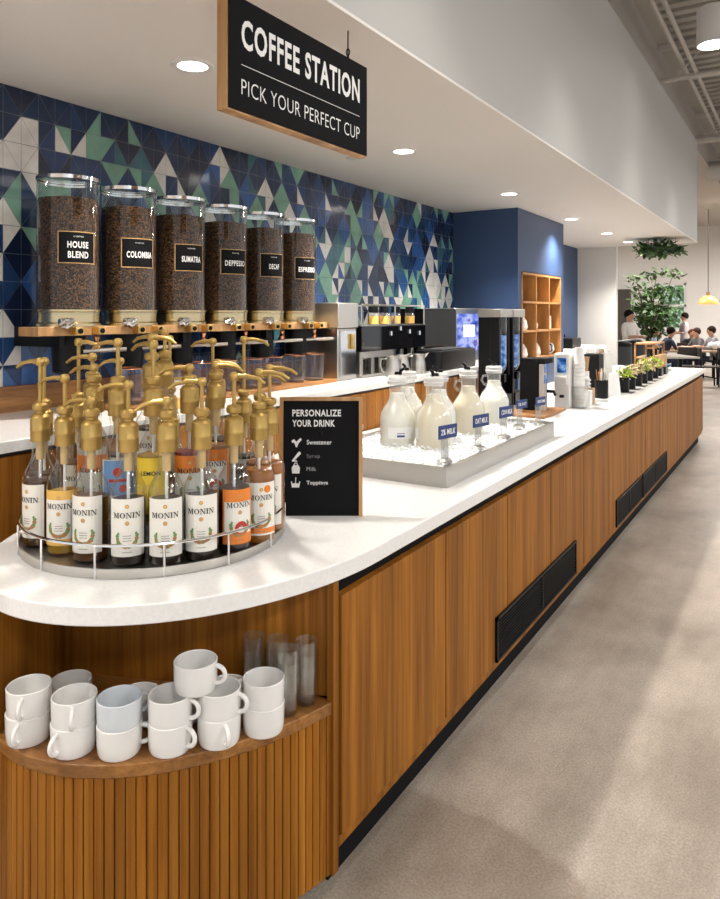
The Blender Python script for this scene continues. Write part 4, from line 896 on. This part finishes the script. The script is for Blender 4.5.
# ------------------------------------------------------------------ cubby shelf and its goods
rt = thing('cubby_shelf', 'nine-hole wooden cubby shelf set in the navy wall', 'shelf', (-2.46, 7.275, 1.235))
b = MB(); D0, D1 = -.155, .165; w_ = .64; hz = .86
b.box(D0, D0 + .012, -w_, w_, .003, hz); 
for z in (.003, .275, .56, hz - .022): b.box(D0 + .012, D1, -w_, w_, z, z + .02)
for y in (-w_, -.222, .204, w_ - .02): b.box(D0 + .012, D1, y, y + .02, .003, hz)
b.build('carcass', wood('cubby_wood', (.36, .17, .045), (.46, .23, .07), (.55, .29, .10), (20, 20, 4)), rt)
goods = [('pale', 'dark bottle', 'bottle'), ('kraft', 'brown packet', 'packet'), ('kraft', 'amber jar', 'jar'), ('white', 'white bag', 'bag'), ('white', 'white figurine', 'figurine'), ('cream', 'cream box', 'box'), ('white', 'white bag pair', 'bag'), ('white', 'white plush bundle', 'bundle'), ('grey', 'grey teapot', 'teapot')]
gm = {'pale': M['charcoal'], 'kraft': M['kraft'], 'white': M['white_p'], 'cream': M['paper'], 'grey': M['white_g']}
for i, (mk, nm, cat) in enumerate(goods):
    r_, c_ = divmod(i, 3); y = 7.275 + (-.43, -.01, .42)[c_]; z = 1.235 + (.58, .295, .023)[r_]
    rt = thing(nm.replace(' pair', '').split(' ', 1)[1].replace(' ', '_'), '%s in the %s %s hole of the cubby shelf' % (nm, ('top', 'middle', 'bottom')[r_], ('left', 'centre', 'right')[c_]), cat, (-2.40, y, z), 0.3 * i)
    b = MB(); rg = random.Random(i)
    if cat in ('bottle', 'jar'): b.lathe([(0, 0), (.04, 0), (.042, .09), (.02, .12), (.016, .15), (0, .15)], 16); b.build('body', gm[mk], rt); b = MB(); b.cyl((0, 0, .151), .02, .025, 12); b.build('cap', M['black'], rt)
    elif cat == 'teapot':
        b.lathe([(0, 0), (.06, 0), (.095, .05), (.08, .11), (.03, .14), (0, .14)], 20); b.tube([(.08, 0, .05), (.13, 0, .09), (.15, 0, .13)], [.02, .013, .009], 8); b.build('pot', gm[mk], rt); b = MB(); b.tube([(-.08, 0, .11), (-.13, 0, .1), (-.13, 0, .04), (-.085, 0, .03)], .009, 8); b.build('handle', M['charcoal'], rt)
    elif cat in ('box', 'packet'): b.box(-.04, .04, -.05, .05, 0, .14); b.build('carton', gm[mk], rt, bevel=.004); b = MB(); b.box(.0405, .042, -.03, .03, .04, .1); b.build('label', M['white_p'] if mk == 'kraft' else M['kraft'], rt)
    elif cat == 'figurine': b.lathe([(0, 0), (.045, 0), (.055, .05), (.035, .09), (.02, .1), (.035, .12), (.03, .16), (0, .175)], 16); b.build('body', gm[mk], rt); b = MB(); b.cyl((0, 0, -.0), .05, .012, 14); b.build('base', M['charcoal'], rt)
    else:
        b.lathe([(0, 0), (.075, 0), (.085, .03), (.075, .09), (.05, .13), (.02, .15), (.035, .177), (0, .177)], 9)
        b.build('bag', gm[mk], rt, smooth=20); b = MB(); b.cyl((.0, .0, .178), .02, .03, 10); b.build('tie', M['charcoal'], rt)

# ------------------------------------------------------------------ lamps
def disc_light(name, x, y, z, power, r_, colr=(1, .90, .78), spot=None):
    if spot: l = bpy.data.lights.new(name, 'SPOT'); l.spot_size = R(spot); l.spot_blend = 1.0; l.shadow_soft_size = r_
    else: l = bpy.data.lights.new(name, 'AREA'); l.shape = 'DISK'; l.size = r_ * 2
    l.energy = power; l.color = colr; o = bpy.data.objects.new(name, l); col.objects.link(o); o.location = (x, y, z); return o
dn = ['nearest the hanging sign', 'second from the sign', 'third from the sign', 'fourth from the sign', 'fifth from the sign', 'farthest along the ceiling']
dp = None
for i, y in enumerate((-1.55, .28, 2.11, 3.9, 5.75, 7.62, 9.2, 10.45)):
    x = -2.1
    if i >= 2:
        lab = 'recessed round ceiling downlight, ' + dn[i - 2]
        if not dp:
            dp = thing('ceiling_light', lab, 'downlight', (x, y, CE), 0, 'recessed downlights in the white ceiling')
            b = MB(); b.lathe([(.060, -.004), (.082, -.006), (.086, 0), (.086, .0)], 32); b.build('trim_ring', M['white_p'], dp); b = MB(); b.lathe([(0, -.003), (.060, -.003)], 32); b.build('diffuser', M['lamp_on'], dp)
        else: dup(dp, (x, y, CE), 0, lab)
    disc_light('downlight', x, y, CE - .02, 88 if y < 3 else 190, .07, (1, .925, .83), 120)
b = MB(); b.lathe([(0, -.012), (.055, -.010), (.075, 0)], 24); tag(b.build('smoke_detector', M['white_p'], None, loc=(-2.45, 3.92, CE)), 'small white disc on the ceiling below the hanging sign', 'detector')
for i, (x, y) in enumerate([(-.67, 6.65), (2.3, -1.2), (2.9, 2.0), (2.9, 5.4), (2.7, 9.0), (2.2, 13.0), (1.0, 18.0)]):
    if i in (0,):
        rt = thing('high_bay_light', 'white cylindrical pendant light under the roof deck', 'ceiling light', (x + .02, y, 3.93))
        b = MB(); b.lathe([(.125, -.0), (.135, 0), (.135, .30), (.10, .32), (0, .32)], 28); b.build('housing', M['wall_white'], rt); b = MB(); b.lathe([(0, .004), (.125, .004)], 28); b.build('diffuser', M['lamp_on'], rt); b = MB(); b.tube([(0, 0, .32), (0, 0, .68)], .01, 8); b.build('rod', M['pipe'], rt)
    if i == 0: disc_light('high_bay_and_fill', x, y, 3.90, 48, .12, (1, .965, .91), 88)
    else: disc_light('high_bay_and_fill', x, y, 3.75, 68, .4, (1, .965, .91))  # all but the first: unseen bare lights added to brighten floor and counter
for x, y in ((-.62, 2.4), (-.62, 4.5), (-.6, 8.9)): disc_light('high_bay_and_fill', x, y, 3.90, 48, .12, (1, .965, .91), 88)
for (x, y) in ((-4.5, 21), (-1.5, 22), (1, 24), (-8, 22)): disc_light('hall_light', x, y, 4.3, 190, .5, (1, .95, .9))
def pend(x, y, z, lab):
    rt = thing('pendant_lamp', lab, 'pendant lamp', (x, y, z), 0, 'amber pendant lamps over the tables')
    b = MB(); b.lathe([(.26, -.02), (.255, .03), (.21, .13), (.12, .20), (.05, .22), (.0, .22)], 28); b.build('shade', mat('amber_shade', (.75, .30, .08), .4, em=.35, ec=(.9, .30, .07)), rt)
    b = MB(); b.ball((0, 0, .06), .06, 12); b.build('bulb', M['lamp_on'], rt); b = MB(); b.cyl((0, 0, .22), .045, .10, 12); b.build('socket', M['copper'], rt)
    b = MB(); b.tube([(0, 0, .32), (0, 0, 4.6 - z)], .010, 6); b.build('cord', M['black'], rt)
pend(-2.31, 22.09, 1.98, 'amber dome pendant lamp by the white far wall'); pend(-1.78, 22.5, 1.98, 'amber pendant lamp cut by the right picture edge')

# ------------------------------------------------------------------ greenery
rt = thing('indoor_tree', 'tall leafy indoor tree behind the counter end', 'tree', (-3.87, 22.3, 0))
b = MB(); b.lathe([(0, 0), (.28, 0), (.34, .55), (.30, .55), (.29, .5), (0, .5)], 24); b.build('pot', M['charcoal'], rt)
b = MB(); rg = random.Random(4); tips = []
for k in range(12):
    a = k * 2.4 + rg.uniform(-.4, .4); h = rg.uniform(1.7, 3.1); r_ = rg.uniform(.2, .8); pts = [(.03 * math.cos(a), .03 * math.sin(a), .45), (r_ * .4 * math.cos(a), r_ * .4 * math.sin(a), h * .6), (r_ * math.cos(a), r_ * math.sin(a), h)]
    b.tube(pts, [.03, .02, .008], 6); tips.append(pts)
b.build('trunk', mat('bark', (.10, .07, .04), .8), rt)
lv = MB()
for pts in tips:
    for f_ in (.55, .75, 1.0):
        p0, p1, p2 = [Vector(p) for p in pts]; p = p1.lerp(p2, (f_ - .5) * 2) if f_ > .5 else p0.lerp(p1, f_ * 2)
        cl = leafcloud(30, p.x, p.y, p.z, .34, .34, .16, .21, rg.randrange(9999)); o_ = len(lv.v); lv.v += cl.v; lv.f += [tuple(i + o_ for i in f) for f in cl.f]; lv.fm += cl.fm
lv.build('foliage', M['leaf'], rt, smooth=0)
rt = thing('hanging_planter', 'leafy planter hung under the far end of the soffit', 'planter', (-1.66, 10.25, 2.49))
b = MB(); b.lathe([(0, 0), (.18, 0), (.21, .03), (.21, .08), (.19, .08), (.19, .04), (0, .04)], 28); b.build('bowl', M['charcoal'], rt)
b = leafcloud(520, 0, 0, .07, .30, .30, .09, .10, 77); b.build('foliage', M['leaf'], rt, smooth=0)
b = MB()
for k in range(3): a = k * 2.09; b.tube([(.2 * math.cos(a), .2 * math.sin(a), .07), (0.2 * math.cos(a), .2 * math.sin(a), .2)], .003, 6)
b.build('cable', M['black'], rt)

# ------------------------------------------------------------------ tables, chairs, urns
AX = Vector((cT, sT, 0)); AY = Vector((-sT, cT, 0))        # across and along the line of sight, used as the tables' axes
def table(x, y, w, d, lab, top):
    rt = thing('dining_table', lab, 'table', (x, y, 0), TH, 'tables in the seating area')
    b = MB(); b.box(-w / 2, w / 2, -d / 2, d / 2, .71, .75); b.build('tabletop', top, rt, bevel=.004)
    for sx_ in (-1, 1):
        b = MB(); b.box(sx_ * (w / 2 - .15) - .03, sx_ * (w / 2 - .15) + .03, -.03, .03, .02, .71); b.box(sx_ * (w / 2 - .15) - .03, sx_ * (w / 2 - .15) + .03, -d / 2 + .06, d / 2 - .06, 0, .025); b.build('leg', M['black'], rt)
tt = mat('pale_tabletop', (.62, .58, .52), .3); tw = mat('wood_tabletop', (.42, .29, .19), .35)
table(-2.76, 17.6, 1.05, 1.3, 'pale square table nearest the counter end', tt)
table(-2.75, 20.6, 1.9, 1.3, 'long table with diners behind the pale table', tw)
cpo = None
def chair(x, y, a, lab):
    global cpo
    if cpo is None:
        cpo = thing('dining_chair', lab, 'chair', (x, y, 0), R(a), 'dark chairs in the seating area')
        b = MB(); b.box(-.21, .21, -.21, .21, .44, .475); b.build('seat', M['dark_wood'], cpo, bevel=.008)
        b = MB(); b.box(-.20, .20, .18, .205, .62, .90); b.build('backrest', M['dark_wood'], cpo, bevel=.008)
        for sx_ in (-1, 1):
            b = MB(); b.tube([(sx_ * .19, -.19, 0), (sx_ * .18, -.18, .44)], .018, 8); b.build('leg', M['black'], cpo)
            b = MB(); b.tube([(sx_ * .19, .22, 0), (sx_ * .18, .19, .46), (sx_ * .18, .20, .88)], .018, 8); b.build('leg', M['black'], cpo)
    else: dup(cpo, (x, y, 0), R(a), lab)
chair(-1.95, 18.6, 110, 'dark dining chair at the right end of the tables')
chair(-1.55, 18.9, 100, 'dark dining chair cut by the right picture edge')
chair(-2.35, 18.55, 20, 'dark dining chair just right of the pale table')
chair(-2.05, 21.0, -120, 'dark dining chair under the man in grey')
chair(-3.28, 19.88, 120, 'dark dining chair under the man in navy')
chair(-2.9, 21.7, 200, 'dark dining chair at the far side of the long table')
for i, (x, y) in enumerate([(-2.72, 12.75), (-2.62, 13.4)]):
    rt = thing('waste_bin', 'tall black bin behind the planters, ' + ('nearer', 'farther')[i] + ' one', 'bin', (x, y, 0), 0, 'black bins behind the counter'); b = MB(); b.lathe([(0, 0), (.2, 0), (.22, .02), (.22, 1.14), (0, 1.14)], 24); b.build('drum', M['charcoal'], rt); b = MB(); b.lathe([(.225, 1.141), (.225, 1.19), (.12, 1.24), (0, 1.24)], 24); b.build('lid', M['black'], rt)
rt = thing('blue_stool', 'blue stool under the pale table', 'stool', (-2.95, 18.7, 0)); b = MB(); b.cyl((0, 0, .43), .19, .05, 20); b.build('seat', mat('blue_paint', (.05, .16, .40), .5), rt, bevel=.006)
for k in range(4): a = k * PI / 2 + .4; b = MB(); b.tube([(.19 * math.cos(a), .19 * math.sin(a), 0), (.13 * math.cos(a), .13 * math.sin(a), .43)], .014, 8); b.build('leg', bpy.data.materials['blue_paint'], rt)
pp = None
for i, (u, v) in enumerate([(-.5, .1), (.1, .15), (.5, -.05)]):
    p = Vector((-2.75, 20.6, .7505)) + AX * u + AY * v; lab = 'white plate on the long table, ' + ('left', 'middle', 'right')[i]
    if not pp: b = MB(); b.lathe([(0, .004), (.09, .004), (.13, .02), (.135, .02), (.095, 0), (0, 0)], 24); pp = b.build('plate', M['white_c'], None, loc=p); tag(pp, lab, 'plate', 'plates on the long table')
    else: o = pp.copy(); col.objects.link(o); o.location = p; o['label'] = lab
p = Vector((-2.75, 20.6, .7505)) + AX * .75 + AY * -.2; rt = thing('cloth_bag', 'crumpled white bag at the right end of the long table', 'bag', p); b = MB(); b.ball((0, 0, .12), .20, 14, 0, .6); b.build('bag', M['white_g'], rt); b = MB(); b.tube([(-.06, 0, .23), (-.05, 0, .3), (.05, 0, .3), (.06, 0, .23)], .008, 6); b.build('handle', M['white_g'], rt)

# ------------------------------------------------------------------ people
def person(loc, a, label, shirt, trousers, hairc, sit=False, lean=0.0, arms='down', apron=None, sc_=1.0, group=None):
    rt = thing('person', label, 'person', loc, a, group)          # faces local +x
    V = []; E = []; Rd = []
    def nd(p, r_, par=None):
        V.append(Vector(p) * sc_); Rd.append(r_ * sc_)
        if par is not None: E.append((par, len(V) - 1))
        return len(V) - 1
    hz = .50 if sit else .93
    pel = nd((0, 0, hz), .135)
    lx = lambda t: lean * t
    wa = nd((lx(.2), 0, hz + .18), .125, pel); ch = nd((lx(.45), 0, hz + .36), .155, wa); nb = nd((lx(.6), 0, hz + .53), .075, ch); nk = nd((lx(.65) + .01, 0, hz + .58), .055, nb)
    hd = nd((lx(.7) + .025, 0, hz + .68), .088, nk); ht = nd((lx(.72) + .015, 0, hz + .76), .078, hd)
    nd((lx(.7) + .118, 0, hz + .672), .014, hd)
    for s_ in (-1, 1): nd((lx(.7) + .015, s_ * .092, hz + .69), .018, hd)
    for s_ in (-1, 1):
        sh = nd((lx(.56), s_ * .175, hz + .49), .068, ch)
        if arms == 'down': el = (lx(.5) - .02, s_ * .235, hz + .22); wr = (lx(.5) + .10, s_ * .225, hz + .0)
        elif arms == 'front': el = (lx(.5) + .06, s_ * .25, hz + .22); wr = (lx(.5) + .28, s_ * .10, hz + .24)
        else: el = (lx(.55) + .12, s_ * .24, hz + .27); wr = (lx(.55) + .36, s_ * .12, max(hz + .29, .80))
        e_ = nd(el, .048, sh); w_ = nd(wr, .033, e_)
        d = (Vector(wr) - Vector(el)).normalized(); pm = Vector(wr) + d * .07; pk = nd(pm, .034, w_)
        sd = d.cross(Vector((0, 0, 1))).normalized() if abs(d.z) < .95 else Vector((0, 1, 0))
        for k in range(4):
            b0 = pm + d * .03 + sd * (-.026 + .0175 * k); L0 = (.045, .055, .05, .038)[k]; f1 = nd(b0, .0095, pk); f2 = nd(b0 + d * L0 * .55, .0085, f1); nd(b0 + d * L0 + Vector((0, 0, -.012)), .0075, f2)
        t1 = nd(pm - d * .02 + sd * -s_ * .035, .011, pk); nd(pm + d * .02 + sd * -s_ * .05, .009, t1)
        hp = nd((0, s_ * .09, hz - .03), .098, pel)
        if sit: kn = nd((.42, s_ * .12, hz + .0), .068, hp); an = nd((.40, s_ * .12, .09), .045, kn); nd((.52, s_ * .12, .045), .038, an)
        else: kn = nd((.02, s_ * .10, .50), .066, hp); an = nd((0, s_ * .10, .09), .045, kn); nd((.14, s_ * .115, .045), .038, an)
    me = bpy.data.meshes.new('body'); me.from_pydata([tuple(v) for v in V], E, []); o = bpy.data.objects.new('body', me); col.objects.link(o)
    sk = o.modifiers.new('s', 'SKIN'); sk.use_smooth_shade = True
    for i, v in enumerate(me.skin_vertices[0].data): v.radius = (Rd[i], Rd[i]); v.use_root = (i == 0)
    su = o.modifiers.new('u', 'SUBSURF'); su.levels = 1; su.render_levels = 1
    dg = bpy.context.evaluated_depsgraph_get(); nm = bpy.data.meshes.new_from_object(o.evaluated_get(dg)); bpy.data.objects.remove(o)
    nm.materials.clear()
    for m_ in (M['skin'], shirt, trousers, M['black'], M['hair'] if hairc is None else hairc): nm.materials.append(m_)
    for p in nm.polygons:
        c_ = p.center / sc_; m_ = 1
        if c_.z > hz + .555: m_ = 0
        elif c_.z < .10: m_ = 3
        elif c_.z < hz + .0 and (sit or abs(c_.y) < .2): m_ = 2
        elif sit and c_.x > .2 and c_.z < hz + .1: m_ = 2
        if m_ == 1:
            for s_ in (-1, 1):
                if arms == 'down' and abs(c_.y) > .18 and c_.z < hz + .14: m_ = 0
                if arms != 'down' and c_.x > lx(.5) + .13 and c_.z > hz + .12 and c_.z < hz + .36 and c_.x > .24 * (lean > 0) + .13: m_ = 0
        p.material_index = m_; p.use_smooth = True
    nm.name = 'body'; bo = bpy.data.objects.new('body', nm); col.objects.link(bo); bo.parent = rt
    hx = lx(.71) + .008; b = MB(); b.M = Matrix.Translation(Vector((hx, 0, hz + .725)) * sc_)
    for i_ in range(9):
        pass
    prof = [(.108 * sc_ * math.sin(PI * .5 * k / 7), .118 * sc_ * math.cos(PI * .5 * k / 7)) for k in range(8)] + [(.104 * sc_, -.03 * sc_), (.09 * sc_, -.05 * sc_)]
    b.M = Matrix.Translation(Vector((hx - .014, 0, hz + .715)) * sc_) @ Matrix.Rotation(R(-24), 4, 'Y'); b.lathe(prof[::-1], 16); b.build('hair', hairc or M['hair'], rt)
    b = MB()
    for s_ in (-1, 1): b.ball(tuple(Vector((lx(.7) + .104, s_ * .033, hz + .700)) * sc_), .011 * sc_, 8)
    b.build('eyes', M['black'], rt)
    b = MB(); b.M = Matrix.Translation(Vector((lx(.7) + .108, 0, hz + .640)) * sc_); b.box(-.004 * sc_, .004 * sc_, -.025 * sc_, .025 * sc_, -.004 * sc_, .004 * sc_); b.build('mouth', mat('lips', (.35, .10, .08), .5), rt)
    if apron:
        b = MB(); b.prism([(.125, -.15), (.150, -.08), (.155, .08), (.125, .15), (.12, .15), (.12, -.15)], hz - .35, hz + .05); b.build('apron', apron, rt)
    return rt
sh = lambda n, c_: mat(n, c_, .8)
ca = TH     # camera right direction angle
white_s = sh('white_shirt', (.78, .74, .70)); navy_s = sh('navy_shirt', (.018, .026, .05)); grey_s = sh('grey_shirt', (.26, .25, .26)); pale_s = sh('pale_shirt', (.60, .55, .56)); dgrey = sh('dark_grey_shirt', (.10, .095, .10)); blk = sh('black_top', (.015, .015, .018)); lblue = sh('light_blue_shirt', (.35, .42, .52))
person((-3.34, 16.75, 0), ca - 1.0, 'person in white shirt standing by the dark panel and tree', white_s, M['denim'], None, arms='front', sc_=1.02)
person((-3.25, 19.88, 0), ca - .1, 'person in navy shirt leaning over the long table', navy_s, M['denim'], None, sit=True, lean=.45, arms='table', sc_=1.03)
person((-2.98, 22.6, 0), ca + 3.0, 'person in pale shirt standing behind the long table', pale_s, M['denim'], None, arms='front', sc_=.99)
person((-2.72, 21.95, 0), ca - 1.9, 'person in black top with reddish hair at table', blk, M['denim'], mat('auburn_hair', (.10, .03, .012), .8, spec=.1), sit=True, lean=.2, arms='table', sc_=.96)
person((-2.40, 21.35, 0), ca + 3.3, 'person in dark grey shirt seated right of table middle', dgrey, M['denim'], mat('brown_hair', (.045, .025, .014), .8, spec=.1), sit=True, lean=.2, arms='table', sc_=1.0)
person((-2.02, 21.0, 0), ca + 3.1, 'person in grey shirt seated at the right table end', grey_s, M['denim'], mat('dark_brown_hair', (.025, .015, .01), .8, spec=.1), sit=True, lean=.15, arms='table', sc_=1.04)
person((-3.75, 21.9, 0), ca - .6, 'person in light blue shirt behind the navy-shirted one', lblue, M['denim'], None, sit=True, lean=.15, arms='table', sc_=.98)

sl = bpy.data.lights.new('sun', 'SUN'); sl.energy = 5; sl.angle = .01; so = bpy.data.objects.new('sun', sl); col.objects.link(so); so.location = (0, 20, 20); so.rotation_euler = (R(14), 0, 0)
# ------------------------------------------------------------------ world and view
w = bpy.data.worlds.new('world'); sc.world = w; w.use_nodes = True
w.node_tree.nodes['Background'].inputs[0].default_value = (.95, .97, 1.0, 1); w.node_tree.nodes['Background'].inputs[1].default_value = .58
sc.view_settings.view_transform = 'Standard'; sc.view_settings.look = 'None'; sc.view_settings.gamma = 1; sc.view_settings.use_curve_mapping = False
sc.view_settings.exposure = .66
cy = sc.cycles
cy.use_denoising = True; cy.max_bounces = 10; cy.transparent_max_bounces = 40; cy.caustics_reflective = False; cy.caustics_refractive = False; cy.sample_clamp_indirect = 6; cy.diffuse_bounces = 4
try: cy.denoiser = 'OPENIMAGEDENOISE'
except Exception: pass
